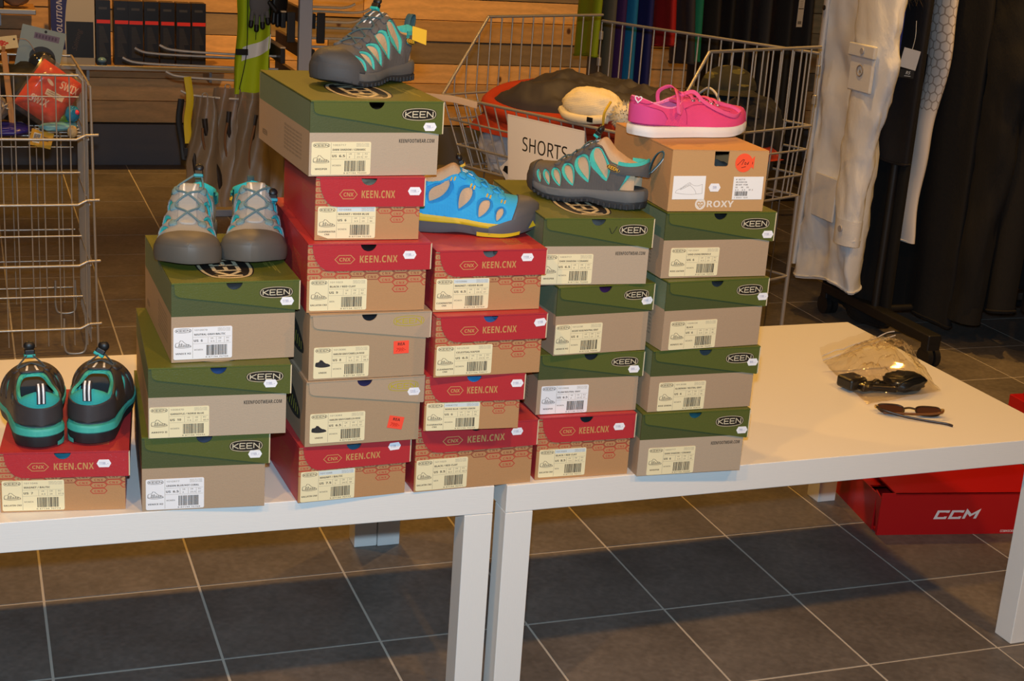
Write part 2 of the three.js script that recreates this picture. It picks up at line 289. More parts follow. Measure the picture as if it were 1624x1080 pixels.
function frontPrint(style, web) {
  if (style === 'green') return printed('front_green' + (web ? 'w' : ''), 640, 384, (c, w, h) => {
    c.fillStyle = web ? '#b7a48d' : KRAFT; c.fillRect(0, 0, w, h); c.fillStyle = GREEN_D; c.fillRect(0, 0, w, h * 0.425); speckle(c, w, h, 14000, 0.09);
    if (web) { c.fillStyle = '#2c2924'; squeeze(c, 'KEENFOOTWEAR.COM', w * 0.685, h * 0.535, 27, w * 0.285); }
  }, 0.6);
  if (style === 'brown') return printed('front_brown', 640, 384, (c, w, h) => { c.fillStyle = '#ab9071'; c.fillRect(0, 0, w, h); speckle(c, w, h, 14000, 0.10); }, 0.8);
  return printed('front_red', 640, 384, (c, w, h) => {
    c.fillStyle = KRAFT2; c.fillRect(0, 0, w, h); speckle(c, w, h, 14000, 0.09);
    const cw = w * 0.122, ch = h * 0.094; reseed(77);
    for (let i = -1; i < 9; i++) { const x = i * cw + cw * 0.42, off = (i % 2 + 2) % 2 * ch * 0.5, end = h * (i < 5 ? 0.5 : [0.60, 0.70, 0.62, 0.66][i - 5] ?? 0.62); for (let y = h * 0.02 + off; y < end; y += ch) hexCnx(c, x, y, cw * 1.10, ch * 0.90, i < 3 || y > h * 0.5 ? '#b83a2c' : '#8c4330', 4.2); }
  }, 0.7);
}
function sidePrint(style) {
  if (style === 'green') return printed('side_green', 640, 256, (c, w, h) => { c.fillStyle = KRAFT; c.fillRect(0, 0, w, h); c.fillStyle = GREEN_GLOSS; c.fillRect(0, 0, w, h * 0.41); speckle(c, w, h, 9000, 0.08); c.fillStyle = '#4c453b'; for (let k = 0; k < 7; k++) squeeze(c, 'KEEN designs hybrid outdoor footwear for life', w * 0.53, h * (0.53 + k * 0.052), 10, w * 0.33, ''); c.font = 'bold 26px sans-serif'; c.fillText('KEEN', w * 0.08, h * 0.88); }, 0.6);  // side band is greyer than the lid: glancing gloss painted into the green
  if (style === 'brown') return printed('side_brown', 640, 256, (c, w, h) => { c.fillStyle = '#ab9071'; c.fillRect(0, 0, w, h); speckle(c, w, h, 9000, 0.1); c.save(); c.translate(w * 0.56, h * 0.30); c.fillStyle = '#2b2a20'; c.beginPath(); c.moveTo(0, 90); c.bezierCurveTo(60, 125, 150, 120, 205, 100); c.bezierCurveTo(225, 60, 170, 50, 130, 20); c.lineTo(70, 0); c.bezierCurveTo(60, 30, 30, 30, 5, 28); c.closePath(); c.fill(); c.strokeStyle = '#b8b83c'; c.lineWidth = 8; for (let k = 0; k < 6; k++) { c.beginPath(); c.moveTo(22 + k * 30, 96); c.lineTo(50 + k * 24, 36 + k * 6); c.stroke(); } c.restore(); }, 0.8);
  return printed('side_red', 640, 256, (c, w, h) => { c.fillStyle = RED; c.fillRect(0, 0, w, h); speckle(c, w, h, 6000, 0.05); c.strokeStyle = '#b5763f'; c.lineWidth = 3; c.font = 'bold 110px sans-serif'; c.save(); c.translate(w * 0.60, h * 0.62); c.scale(0.6, 1); c.strokeText('KEEN.CNX', 0, 0); c.restore(); }, 0.42);
}
function topPrint(style) {
  if (style === 'green') return printed('top_green', 448, 704, (c, w, h) => { c.fillStyle = '#5f6626'; c.fillRect(0, 0, w, h); speckle(c, w, h, 9000, 0.06); c.save(); c.translate(w * 0.50, h * 0.70); c.rotate(-Math.PI / 2); keenBadge(c, 0, 0, h * 0.50, w * 0.48, '#2a2521', '#cfc2a0', '#d9ceb0'); c.restore(); c.fillStyle = '#8c8a3c'; for (let k = 0; k < 4; k++) c.fillRect(w * 0.84 + k * 12 - (k % 2) * 4, h * (0.52 + k * 0.05), 5, h * 0.2); }, 0.42);
  if (style === 'brown') return flatKraft;
  return printed('top_red', 448, 704, (c, w, h) => { c.fillStyle = RED; c.fillRect(0, 0, w, h); c.fillStyle = 'rgba(215,100,70,0.35)'; for (let k = 0; k < 88; k++) c.fillRect(0, k * 8, w, 2.4); c.save(); c.translate(w * 0.86, h * 0.92); c.rotate(-Math.PI / 2); c.strokeStyle = '#b98a4c'; c.lineWidth = 3; c.font = 'bold 88px sans-serif'; c.scale(0.62, 1); c.strokeText('KEEN.CNX', 0, 0); c.restore(); }, 0.42);
}
const priceMats = {};
function priceMat(t) { return priceMats[t] ??= new THREE.MeshStandardMaterial({ map: canvasTex(160, 96, (c, w, h) => { c.fillStyle = '#f4f4fa'; c.fillRect(0, 0, w, h); c.fillStyle = '#8f93b4'; squeeze(c, t, w / 2, h / 2, 46, 17 * t.length, 'bold', 'center', 'monospace'); }), roughness: 0.6 }); }
const reaMat = new THREE.MeshStandardMaterial({ map: canvasTex(160, 128, (c, w, h) => { c.fillStyle = '#ff5238'; c.fillRect(0, 0, w, h); c.fillStyle = '#2a1512'; squeeze(c, 'REA', w / 2, 32, 40, 78, 'bold', 'center'); c.strokeStyle = '#d8301c'; c.lineWidth = 4; c.font = 'italic 46px sans-serif'; c.strokeText('799:-', 22, 104); }), roughness: 0.6 });
function uvRect(g, x0, y0, w, h) { const p = g.attributes.position, uv = g.attributes.uv; for (let i = 0; i < p.count; i++) uv.setXY(i, (p.getX(i) - x0) / w, (p.getY(i) - y0) / h); return g; }
function plate(pts, t, z, holes = []) {           // flat card cut to a shape, front at z + t
  const s = pts instanceof THREE.Shape ? pts : new THREE.Shape(pts.map((p) => new THREE.Vector2(...p))); for (const h of holes) s.holes.push(h);
  return new THREE.ExtrudeGeometry(s, { depth: t, bevelEnabled: false, curveSegments: 10 }).translate(0, 0, z);
}
const hexTag = (w, h) => [[-w / 2, 0], [-w / 2 + h * 0.28, -h / 2], [w / 2 - h * 0.28, -h / 2], [w / 2, 0], [w / 2 - h * 0.28, h / 2], [-w / 2 + h * 0.28, h / 2]];

function shoeBox(B) {
  const { w, h, style } = B, d = B.d ?? 0.315, ov = B.ov ?? 0.006, lf = B.lf ?? 0.42, th = 0.002;
  const yaw = B.yaw * Math.PI / 180, cx = w / 2, cz = -d / 2;
  const g = thing('shoe_box', B.label, 'shoe box', [B.x + cx * Math.cos(yaw) + cz * Math.sin(yaw), B.y, B.z - cx * Math.sin(yaw) + cz * Math.cos(yaw)], yaw);
  const O = (geo) => geo.translate(-cx, 0, -cz);
  const bh = h - 0.0035, nx = w * (B.notch ?? 0.5), nr = 0.0125;
  // body: front wall with thumb notch, side walls, back, bottom
  const fs = new THREE.Shape(); fs.moveTo(0, 0.0005); fs.lineTo(w, 0.0005); fs.lineTo(w, bh); fs.lineTo(nx + nr, bh); fs.absarc(nx, bh, nr, 0, Math.PI, true); fs.lineTo(0, bh); fs.closePath();
  const body = new THREE.Group(); body.name = 'box_body'; g.add(body);
  const kraft = style === 'red' ? flatKraft2 : flatKraft;
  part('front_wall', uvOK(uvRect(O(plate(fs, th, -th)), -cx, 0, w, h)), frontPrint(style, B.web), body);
  const side = (x, name) => { const q = BX(th, bh - 0.001, d - 2 * th, 0, bh / 2, 0), p = q.attributes.position, uv = q.attributes.uv; for (let i = 0; i < p.count; i++) uv.setXY(i, p.getZ(i) / d + 0.5, p.getY(i) / h); q.translate(x - cx, 0, 0); part(name, q, sidePrint(style), body); };
  side(th / 2, 'side_wall'); side(w - th / 2, 'side_wall');
  part('back_wall', O(BX(w, bh - 0.001, th, cx, bh / 2, -d + th / 2)), kraft, body);
  part('bottom', O(BX(w - 2 * th, th, d - 2 * th, cx, th / 2 + 0.0005, cz)), kraft, body);
  // lid: top card, right flap, front flap cut to the maker's outline
  const lid = new THREE.Group(); lid.name = 'lid'; g.add(lid);
  const top = BX(w + ov, th, d + 0.003, (w + ov) / 2, h - th / 2 - 0.0005, cz + 0.0015), uvp = top.attributes.uv, tp = top.attributes.position;
  for (let i = 0; i < tp.count; i++) uvp.setXY(i, tp.getX(i) / w, -tp.getZ(i) / d);
  const curl = B.curl ?? 0;
  part('lid_top', O(top), topPrint(style), lid);
  const fh = lf * h, fl = (style === 'red' ? lf * 1.0 : style === 'green' ? 0.17 : 0.20) * h, t2 = h - 0.001;
  const s = new THREE.Shape(); const W = w + ov;
  if (style === 'red') { const r = fh * 0.95; s.moveTo(0.035 * w, t2); s.bezierCurveTo(0.035 * w, t2 - fh * 0.55, 0.10 * w, t2 - fh, 0.20 * w, t2 - fh); s.lineTo(W, t2 - fh); s.lineTo(W, t2); }
  else { s.moveTo(0.02 * w, t2); s.lineTo(0.026 * w, t2 - fl * 0.66); s.quadraticCurveTo(0.03 * w, t2 - fl, 0.09 * w, t2 - fl * 1.06); s.lineTo(W - 0.002, t2 - fh); s.lineTo(W, t2 - fh + 0.002); s.lineTo(W, t2); }
  s.lineTo(nx + nr, t2); s.absarc(nx, t2, nr, 0, Math.PI, true); s.closePath();
  const fg = uvRect(plate(s, 0.0016, 0.0006), 0, h - fh, W, fh);
  part('front_flap', uvOK(O(fg)), lidPrint(style), lid);
  part('side_flap', O(BX(0.0016, fh, d - 0.004, W - 0.0008, h - fh / 2 - 0.001, cz)), style === 'green' ? flatGreen : style === 'red' ? flatRed : flatKraft, lid);
  part('flap_edge', O(BX(0.0018, fh - 0.002, 0.0026, W + 0.0003, h - fh / 2 - 0.001, 0.0012)), flatCream, lid);
  if (B.paper) { const b = blob(0.035, 0.012, 0.03, 0.35, 3.1, nx * 90 + h * 70, 20, 12).translate(nx, h - 0.021, -0.036); part('packing_paper', O(b), mat(B.paper, 0.8), g, B.paperWords); }
  // stickers
  if (B.sticker) {
    const [x0, x1, y0, y1] = B.rect, sw = (x1 - x0) * w, sh = (y1 - y0) * h, r = 0.003, q = new THREE.Shape();
    q.moveTo(r, 0); q.lineTo(sw - r, 0); q.quadraticCurveTo(sw, 0, sw, r); q.lineTo(sw, sh - r); q.quadraticCurveTo(sw, sh, sw - r, sh); q.lineTo(r, sh); q.quadraticCurveTo(0, sh, 0, sh - r); q.lineTo(0, r); if (B.torn) { q.lineTo(0, sh * 0.12); q.lineTo(sw * 0.18, 0); } else q.quadraticCurveTo(0, 0, r, 0);
    const sg = uvRect(plate(q, 0.0004, 0.0001), 0, 0, sw, sh); sg.translate(x0 * w, y0 * h, 0);
    part('size_label', uvOK(O(sg)), new THREE.MeshStandardMaterial({ map: sizeLabel(B.sticker), roughness: 0.55 }), g, (B.sticker.cream ? 'cream' : 'white') + ' printed size label with barcode');
  }
  if (B.price) { const [fx, fy, text, rot] = B.price, pw = 0.0215, ph = 0.0125; const pg = uvRect(plate(hexTag(pw, ph), 0.0003, 0), -pw / 2, -ph / 2, pw, ph).rotateZ(rot ?? 0).translate(fx * w, fy * h, 0.0023); part('price_sticker', uvOK(O(pg)), priceMat(text), g, 'small white price sticker'); }
  if (B.rea) { const [fx, fy, rot] = B.rea, pw = 0.025, ph = 0.021; const pg = uvRect(plate([[-pw / 2, -ph / 2], [pw / 2, -ph / 2], [pw / 2, ph / 2], [-pw / 2, ph / 2]], 0.0003, 0), -pw / 2, -ph / 2, pw, ph).rotateZ(rot).translate(fx * w, fy * h, 0.0004); part('sale_sticker', uvOK(O(pg)), reaMat, g, 'orange sale sticker'); }
  if (B.tick) { part('pen_mark', O(tube([[0.605 * w, 0.85 * h, 0.0024], [0.630 * w, 0.765 * h, 0.0024], [0.640 * w, 0.775 * h, 0.0024], [0.675 * w, 0.87 * h, 0.0024]], 0.0006, 16, 4)), mat([40, 40, 34], 0.8), g, 'dark pen tick'); }
  g.traverse((m) => { if (m.isMesh) m.geometry.computeBoundingBox(); });
  return g;
}
function uvOK(g) { return g; }
const LB = (name, no, colour, us, sizes, who, cream, sketch, band) => ({ name, no, colour, us, sizes, who, cream, sketch, band });
const stackY = [];
[
  { x: -0.080, y: 0.45, z: 0.575, w: 0.183, h: 0.0995, d: 0.28, yaw: -7, style: 'red', lf: 0.42, rect: [0.013, 0.507, 0.027, 0.525], sticker: LB('GALLATIN CNX', '1011046', 'MAGNET / BALTIC', '7', ['4.5', '24', '37.5'], 'WOMEN', true), price: [0.83, 0.787, '1199.-'], paper: [30, 110, 130], label: 'red shoe box alone at the left edge under the dark sandals with teal soles' },
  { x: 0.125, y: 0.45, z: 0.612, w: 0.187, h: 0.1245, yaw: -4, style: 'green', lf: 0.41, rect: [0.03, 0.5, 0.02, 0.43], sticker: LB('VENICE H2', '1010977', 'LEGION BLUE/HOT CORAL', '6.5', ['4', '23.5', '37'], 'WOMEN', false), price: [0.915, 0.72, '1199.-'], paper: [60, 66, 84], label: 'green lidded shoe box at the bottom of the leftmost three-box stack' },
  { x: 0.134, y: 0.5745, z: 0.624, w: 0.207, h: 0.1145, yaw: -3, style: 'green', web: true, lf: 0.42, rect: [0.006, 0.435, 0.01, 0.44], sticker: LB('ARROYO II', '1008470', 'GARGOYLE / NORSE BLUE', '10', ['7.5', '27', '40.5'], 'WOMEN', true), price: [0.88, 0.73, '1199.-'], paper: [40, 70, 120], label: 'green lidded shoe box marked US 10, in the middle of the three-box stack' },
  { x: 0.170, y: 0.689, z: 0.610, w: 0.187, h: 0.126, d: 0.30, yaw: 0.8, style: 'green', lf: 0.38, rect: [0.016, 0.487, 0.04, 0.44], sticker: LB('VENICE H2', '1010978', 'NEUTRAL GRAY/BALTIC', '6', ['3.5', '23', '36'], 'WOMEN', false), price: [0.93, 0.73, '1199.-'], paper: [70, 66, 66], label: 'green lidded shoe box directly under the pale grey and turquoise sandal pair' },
  { x: 0.365, y: 0.45, z: 0.626, w: 0.178, h: 0.0975, yaw: 2.5, style: 'red', lf: 0.43, rect: [0.02, 0.52, 0.01, 0.54], sticker: LB('GALLATIN CNX', '1011048', 'MAGNET / BALTIC', '7.5', ['5', '24.5', '38'], 'WOMEN', true, '', true), price: [0.88, 0.87, '1199.-', 0.06], paper: [40, 80, 105], label: 'red shoe box marked US 7.5 at the bottom of the tallest stack' },
  { x: 0.372, y: 0.5475, z: 0.633, w: 0.186, h: 0.110, yaw: 1, style: 'brown', lf: 0.41, rect: [0.04, 0.517, 0.05, 0.5], sticker: LB('UNEEK', '1013084', 'HARLEM GRAY/CAMELLIA ROSE', '6.5', ['4', '23.5', '37'], 'WOMEN', true, 'dark'), price: [0.937, 0.76, '1313.-'], rea: [0.79, 0.29, -0.2], paper: [60, 44, 84], label: 'plain brown shoe box with white price tag and tilted orange sale sticker' },
  { x: 0.375, y: 0.6575, z: 0.633, w: 0.187, h: 0.1075, yaw: 0.7, style: 'brown', lf: 0.41, rect: [0.04, 0.51, 0.03, 0.5], sticker: LB('UNEEK', '1013086', 'HARLEM GRAY/CAMELLIA ROSE', '8', ['5.5', '25', '38.5'], 'WOMEN', true, 'dark'), rea: [0.787, 0.45, 0.02], paper: [30, 28, 34], label: 'plain brown shoe box with a level orange sale sticker, the upper of two brown ones' },
  { x: 0.371, y: 0.765, z: 0.625, w: 0.186, h: 0.110, d: 0.325, yaw: -1.5, style: 'red', lf: 0.39, rect: [0.02, 0.5, 0.03, 0.48], sticker: LB('GALLATIN CNX', '1011023', 'BLACK / RED CLAY', '9', ['8', '27', '42'], 'MEN', true), price: [0.85, 0.82, '1199.-'], paper: [40, 14, 14], label: 'wide red shoe box resting on the two plain brown boxes of the tallest stack' },
  { x: 0.384, y: 0.875, z: 0.609, w: 0.163, h: 0.099, d: 0.27, yaw: -1.5, style: 'red', lf: 0.46, rect: [0.025, 0.575, 0.03, 0.53], torn: true, sticker: LB('CLEARWATER|CNX', '1010986', 'MAGNET / RIVER BLUE', '6', ['3.5', '23', '36'], 'WOMEN', true, '', true), price: [0.94, 0.775, '1199.-'], paper: [150, 140, 118], label: 'narrow red shoe box just under the topmost green box of the tallest stack' },
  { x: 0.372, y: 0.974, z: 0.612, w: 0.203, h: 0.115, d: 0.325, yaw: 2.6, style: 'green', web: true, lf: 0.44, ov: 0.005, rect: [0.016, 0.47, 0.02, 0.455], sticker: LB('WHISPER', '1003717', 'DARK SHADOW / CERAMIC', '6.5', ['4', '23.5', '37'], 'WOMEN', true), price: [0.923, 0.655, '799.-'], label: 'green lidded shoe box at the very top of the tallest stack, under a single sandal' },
  { x: 0.558, y: 0.45, z: 0.620, w: 0.206, h: 0.1145, yaw: 1.5, style: 'red', lf: 0.40, rect: [0.013, 0.444, 0.02, 0.49], sticker: LB('GALLATIN CNX', '1011023', 'BLACK / RED CLAY', '9.5', ['8.5', '27.5', '42.5'], 'MEN', true), price: [0.85, 0.83, '1199.-'], paper: [30, 30, 34], label: 'wide red shoe box at the bottom of the all-red stack, bridging both tables' },
  { x: 0.563, y: 0.5645, z: 0.640, w: 0.158, h: 0.0955, d: 0.28, yaw: -3.8, style: 'red', lf: 0.47, rect: [0.02, 0.58, 0.01, 0.5], sticker: LB('CLEARWATER|CNX', '1004172', 'NORSE BLUE / SUPER LEMON', '6', ['3.5', '23', '36'], 'WOMEN', true, '', true), price: [0.955, 0.82, '1199.-'], paper: [40, 130, 190], label: 'small narrow red shoe box second from the bottom of the all-red stack' },
  { x: 0.5705, y: 0.660, z: 0.655, w: 0.179, h: 0.102, yaw: 0.4, style: 'red', lf: 0.42, rect: [0.016, 0.535, 0.03, 0.51], sticker: LB('CLEARWATER|CNX', '1012538', 'CELESTIAL/VAPOR', '6.5', ['4', '23.5', '37'], 'WOMEN', true), price: [0.97, 0.84, '1199', 0.1], paper: [70, 110, 160], label: 'red shoe box second from the top of the all-red stack, standing out to the right' },
  { x: 0.5700, y: 0.762, z: 0.635, w: 0.178, h: 0.101, yaw: -0.3, style: 'red', lf: 0.42, rect: [0.018, 0.51, 0.04, 0.535], sticker: LB('CLEARWATER|CNX', '1010986', 'MAGNET / RIVER BLUE', '6.5', ['4', '23.5', '37'], 'WOMEN', true, '', true), price: [0.85, 0.86, '1199.-'], paper: [120, 118, 112], label: 'red shoe box directly under the bright blue sandal' },
  { x: 0.7745, y: 0.45, z: 0.609, w: 0.170, h: 0.114, yaw: -1, style: 'red', lf: 0.40, rect: [0.03, 0.53, 0.04, 0.48], sticker: LB('GALLATIN CNX', '1011023', 'BLACK / RED CLAY', '8.5', ['7.5', '26.5', '41'], 'MEN', true, '', true), price: [0.86, 0.79, '1199.-'], paper: [28, 32, 36], label: 'red shoe box at the foot of the stack between the all-red and rightmost stacks' },
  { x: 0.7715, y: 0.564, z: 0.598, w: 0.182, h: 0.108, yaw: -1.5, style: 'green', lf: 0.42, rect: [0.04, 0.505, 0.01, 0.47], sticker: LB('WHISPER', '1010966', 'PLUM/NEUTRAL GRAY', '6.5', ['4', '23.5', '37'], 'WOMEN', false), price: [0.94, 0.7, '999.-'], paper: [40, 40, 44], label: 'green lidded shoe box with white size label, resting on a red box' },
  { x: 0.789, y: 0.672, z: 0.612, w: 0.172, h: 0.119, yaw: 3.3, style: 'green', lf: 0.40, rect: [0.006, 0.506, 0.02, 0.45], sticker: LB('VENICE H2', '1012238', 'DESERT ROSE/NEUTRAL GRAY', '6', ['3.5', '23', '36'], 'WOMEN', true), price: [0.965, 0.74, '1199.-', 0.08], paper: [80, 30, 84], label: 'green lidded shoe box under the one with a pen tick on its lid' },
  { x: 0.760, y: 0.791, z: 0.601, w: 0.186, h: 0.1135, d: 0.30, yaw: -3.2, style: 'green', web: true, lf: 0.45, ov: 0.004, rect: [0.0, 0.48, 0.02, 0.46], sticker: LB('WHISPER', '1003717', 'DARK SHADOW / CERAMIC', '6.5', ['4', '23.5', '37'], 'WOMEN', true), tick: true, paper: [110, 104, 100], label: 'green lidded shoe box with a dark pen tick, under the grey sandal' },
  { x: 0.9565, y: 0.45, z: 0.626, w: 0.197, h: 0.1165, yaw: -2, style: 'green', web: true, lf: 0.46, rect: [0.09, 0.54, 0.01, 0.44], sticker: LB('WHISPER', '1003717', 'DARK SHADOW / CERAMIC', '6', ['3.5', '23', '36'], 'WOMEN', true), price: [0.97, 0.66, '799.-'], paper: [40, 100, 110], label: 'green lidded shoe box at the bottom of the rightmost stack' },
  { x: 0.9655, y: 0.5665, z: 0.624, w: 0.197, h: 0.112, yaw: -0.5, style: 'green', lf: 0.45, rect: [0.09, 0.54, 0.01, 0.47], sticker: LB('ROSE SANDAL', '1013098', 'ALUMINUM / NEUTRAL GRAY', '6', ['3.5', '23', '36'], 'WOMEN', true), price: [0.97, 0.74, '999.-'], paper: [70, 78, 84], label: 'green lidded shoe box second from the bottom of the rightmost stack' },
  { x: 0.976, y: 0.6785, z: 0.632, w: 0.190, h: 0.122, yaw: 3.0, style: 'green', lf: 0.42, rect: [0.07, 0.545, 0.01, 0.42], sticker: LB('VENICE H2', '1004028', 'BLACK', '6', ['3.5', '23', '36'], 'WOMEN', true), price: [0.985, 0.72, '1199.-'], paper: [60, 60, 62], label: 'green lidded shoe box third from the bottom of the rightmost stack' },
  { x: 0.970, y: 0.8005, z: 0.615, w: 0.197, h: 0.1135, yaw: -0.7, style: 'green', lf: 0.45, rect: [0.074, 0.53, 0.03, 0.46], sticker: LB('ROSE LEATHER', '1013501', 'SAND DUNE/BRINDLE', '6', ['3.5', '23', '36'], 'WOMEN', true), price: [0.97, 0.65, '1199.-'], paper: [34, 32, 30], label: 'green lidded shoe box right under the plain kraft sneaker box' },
].forEach((B) => shoeBox(B));
// ------------------------------------------------------------------ the kraft sneaker box with white print
{
  const w = 0.173, h = 0.103, d = 0.262, yaw = -2.8 * Math.PI / 180, cx = w / 2, cz = -d / 2, x = 0.972, y = 0.914, z = 0.612;
  const g = thing('sneaker_box', 'kraft cardboard box with square thumb hole and white print, under the pink sneaker', 'shoe box', [x + cx * Math.cos(yaw) + cz * Math.sin(yaw), y, z - cx * Math.sin(yaw) + cz * Math.cos(yaw)], yaw);
  const O = (q) => q.translate(-cx, 0, -cz), K = mat([196, 148, 98], 0.8, { bumpMap: paperBump, bumpScale: 0.0002 });
  const front = printed('roxy_front', 768, 448, (c, W, H) => {
    c.fillStyle = '#c39764'; c.fillRect(0, 0, W, H); speckle(c, W, H, 14000, 0.08);
    c.fillStyle = '#e6dcd0'; c.beginPath(); c.arc(W * 0.335, H * 0.875, H * 0.095, 0, 7); c.fill();
    c.strokeStyle = '#c39764'; c.lineWidth = 7; c.lineJoin = 'round'; c.beginPath(); c.moveTo(W * 0.335, H * 0.935); c.lineTo(W * 0.303, H * 0.88); c.quadraticCurveTo(W * 0.303, H * 0.84, W * 0.322, H * 0.845); c.lineTo(W * 0.335, H * 0.865); c.lineTo(W * 0.348, H * 0.845); c.quadraticCurveTo(W * 0.367, H * 0.84, W * 0.367, H * 0.88); c.closePath(); c.stroke(); c.beginPath(); c.moveTo(W * 0.318, H * 0.885); c.lineTo(W * 0.335, H * 0.895); c.lineTo(W * 0.352, H * 0.885); c.stroke();
    c.fillStyle = '#e6dcd0'; squeeze(c, 'ROXY', W * 0.395, H * 0.875, 66, W * 0.29);
  }, 0.8);
  const s = new THREE.Shape(); s.moveTo(0, 0.0005); s.lineTo(w, 0.0005); s.lineTo(w, h - 0.002); s.lineTo(w * 0.585, h - 0.002); s.lineTo(w * 0.582, h - 0.024); s.quadraticCurveTo(w * 0.578, h - 0.027, w * 0.565, h - 0.027); s.lineTo(w * 0.455, h - 0.027); s.quadraticCurveTo(w * 0.442, h - 0.027, w * 0.438, h - 0.024); s.lineTo(w * 0.435, h - 0.002); s.lineTo(0, h - 0.002);
  part('front_wall', O(uvRect(plate(s, 0.002, -0.002), 0, 0, w, h)), front, g);
  for (const q of [0.001, w - 0.001]) part('side_wall', O(BX(0.002, h - 0.003, d - 0.004, q, h / 2 - 0.001, cz)), K, g);
  part('back_wall', O(BX(w, h - 0.003, 0.002, cx, h / 2 - 0.001, -d + 0.001)), K, g); part('bottom', O(BX(w - 0.004, 0.002, d - 0.004, cx, 0.0015, cz)), K, g);
  part('lid_top', O(BX(w, 0.002, d, cx, h - 0.001, cz)), K, g);
  part('packing_paper', O(blob(0.04, 0.014, 0.03, 0.3, 3, 4, 20, 12).translate(w * 0.52, h - 0.04, -0.05)), mat([90, 88, 84], 0.9), g);
  const lab = (name, x0, y0, W2, H2, dr, words, tilt = 0, px = 320) => part(name, O(uvRect(plate([[0, 0], [W2, 0], [W2, H2], [0, H2]], 0.0003, 0), 0, 0, W2, H2).rotateZ(tilt).translate(x0, y0, 0.0002)), new THREE.MeshStandardMaterial({ map: canvasTex(px, Math.round(px * H2 / W2), (c, A, Bh) => dr(c, A, Bh)), roughness: 0.6 }), g, words);
  lab('sketch_label', 0.006, 0.0205, 0.0575, 0.039, (c, A, Bh) => { c.fillStyle = '#f4f3f2'; c.fillRect(0, 0, A, Bh); c.strokeStyle = '#8f8c88'; c.lineWidth = 2.5; c.beginPath(); c.moveTo(28, Bh * 0.72); c.quadraticCurveTo(30, Bh * 0.58, 80, Bh * 0.55); c.quadraticCurveTo(130, Bh * 0.34, 165, Bh * 0.28); c.quadraticCurveTo(200, Bh * 0.46, 255, Bh * 0.42); c.lineTo(290, Bh * 0.36); c.lineTo(295, Bh * 0.75); c.quadraticCurveTo(160, Bh * 0.84, 28, Bh * 0.72); c.stroke(); for (let k = 0; k < 6; k++) { c.beginPath(); c.arc(80 + k * 17, Bh * (0.55 - k * 0.035), 8, 0, 7); c.stroke(); } c.beginPath(); c.moveTo(170, Bh * 0.4); c.quadraticCurveTo(230, Bh * 0.6, 235, Bh * 0.78); c.stroke(); }, 'white label with a sneaker drawing', 0.01);
  lab('size_label', 0.114, 0.0205, 0.0545, 0.0385, (c, A, Bh) => { c.fillStyle = '#f4f3f2'; c.fillRect(0, 0, A, Bh); c.fillStyle = '#56524e'; ['# 302719', 'ARJS300130', 'BRIGHT PINK', 'US   UK   EU', '6.5   4.5   37.5'].forEach((t, k) => squeeze(c, t, 26, 26 + k * 26, 20, 12 * t.length, 'bold', 'left', 'monospace')); barcode(c, 26, Bh * 0.64, 130, Bh * 0.2, 41); squeeze(c, '3 606859 18245', 20, Bh * 0.92, 18, 150, '', 'left', 'monospace'); }, 'white label with text and barcode', 0.01);
  part('price_sticker', O(uvRect(plate(hexTag(0.0215, 0.0135), 0.0003, 0), -0.01075, -0.00675, 0.0215, 0.0135).translate(w * 0.465, h * 0.395, 0.0003)), priceMat('599'), g, 'small white price sticker');
  const o = new THREE.Shape(); o.absarc(0, 0, 0.0158, 0.45, Math.PI * 2 - 0.45, false); o.lineTo(0.0185, -0.010); o.lineTo(0.019, 0.0115); o.closePath();
  part('sale_sticker', O(uvRect(plate(o, 0.0003, 0), -0.0158, -0.0158, 0.0348, 0.0316).translate(w * 0.745, h * 0.80, 0.0003)), new THREE.MeshStandardMaterial({ map: canvasTex(200, 180, (c, A, Bh) => { c.fillStyle = '#ff5a33'; c.fillRect(0, 0, A, Bh); c.strokeStyle = '#3a120c'; c.lineWidth = 5; c.lineCap = 'round'; c.beginPath(); c.moveTo(24, 112); c.lineTo(78, 58); c.lineTo(92, 62); c.lineTo(70, 108); c.moveTo(104, 84); c.quadraticCurveTo(92, 108, 108, 106); c.quadraticCurveTo(122, 90, 104, 84); c.moveTo(124, 104); c.lineTo(138, 86); c.lineTo(132, 106); c.moveTo(182, 80); c.lineTo(180, 100); c.moveTo(70, 136); c.lineTo(112, 126); c.stroke(); }), roughness: 0.6 }), g, 'round orange sale sticker with pen writing');
}
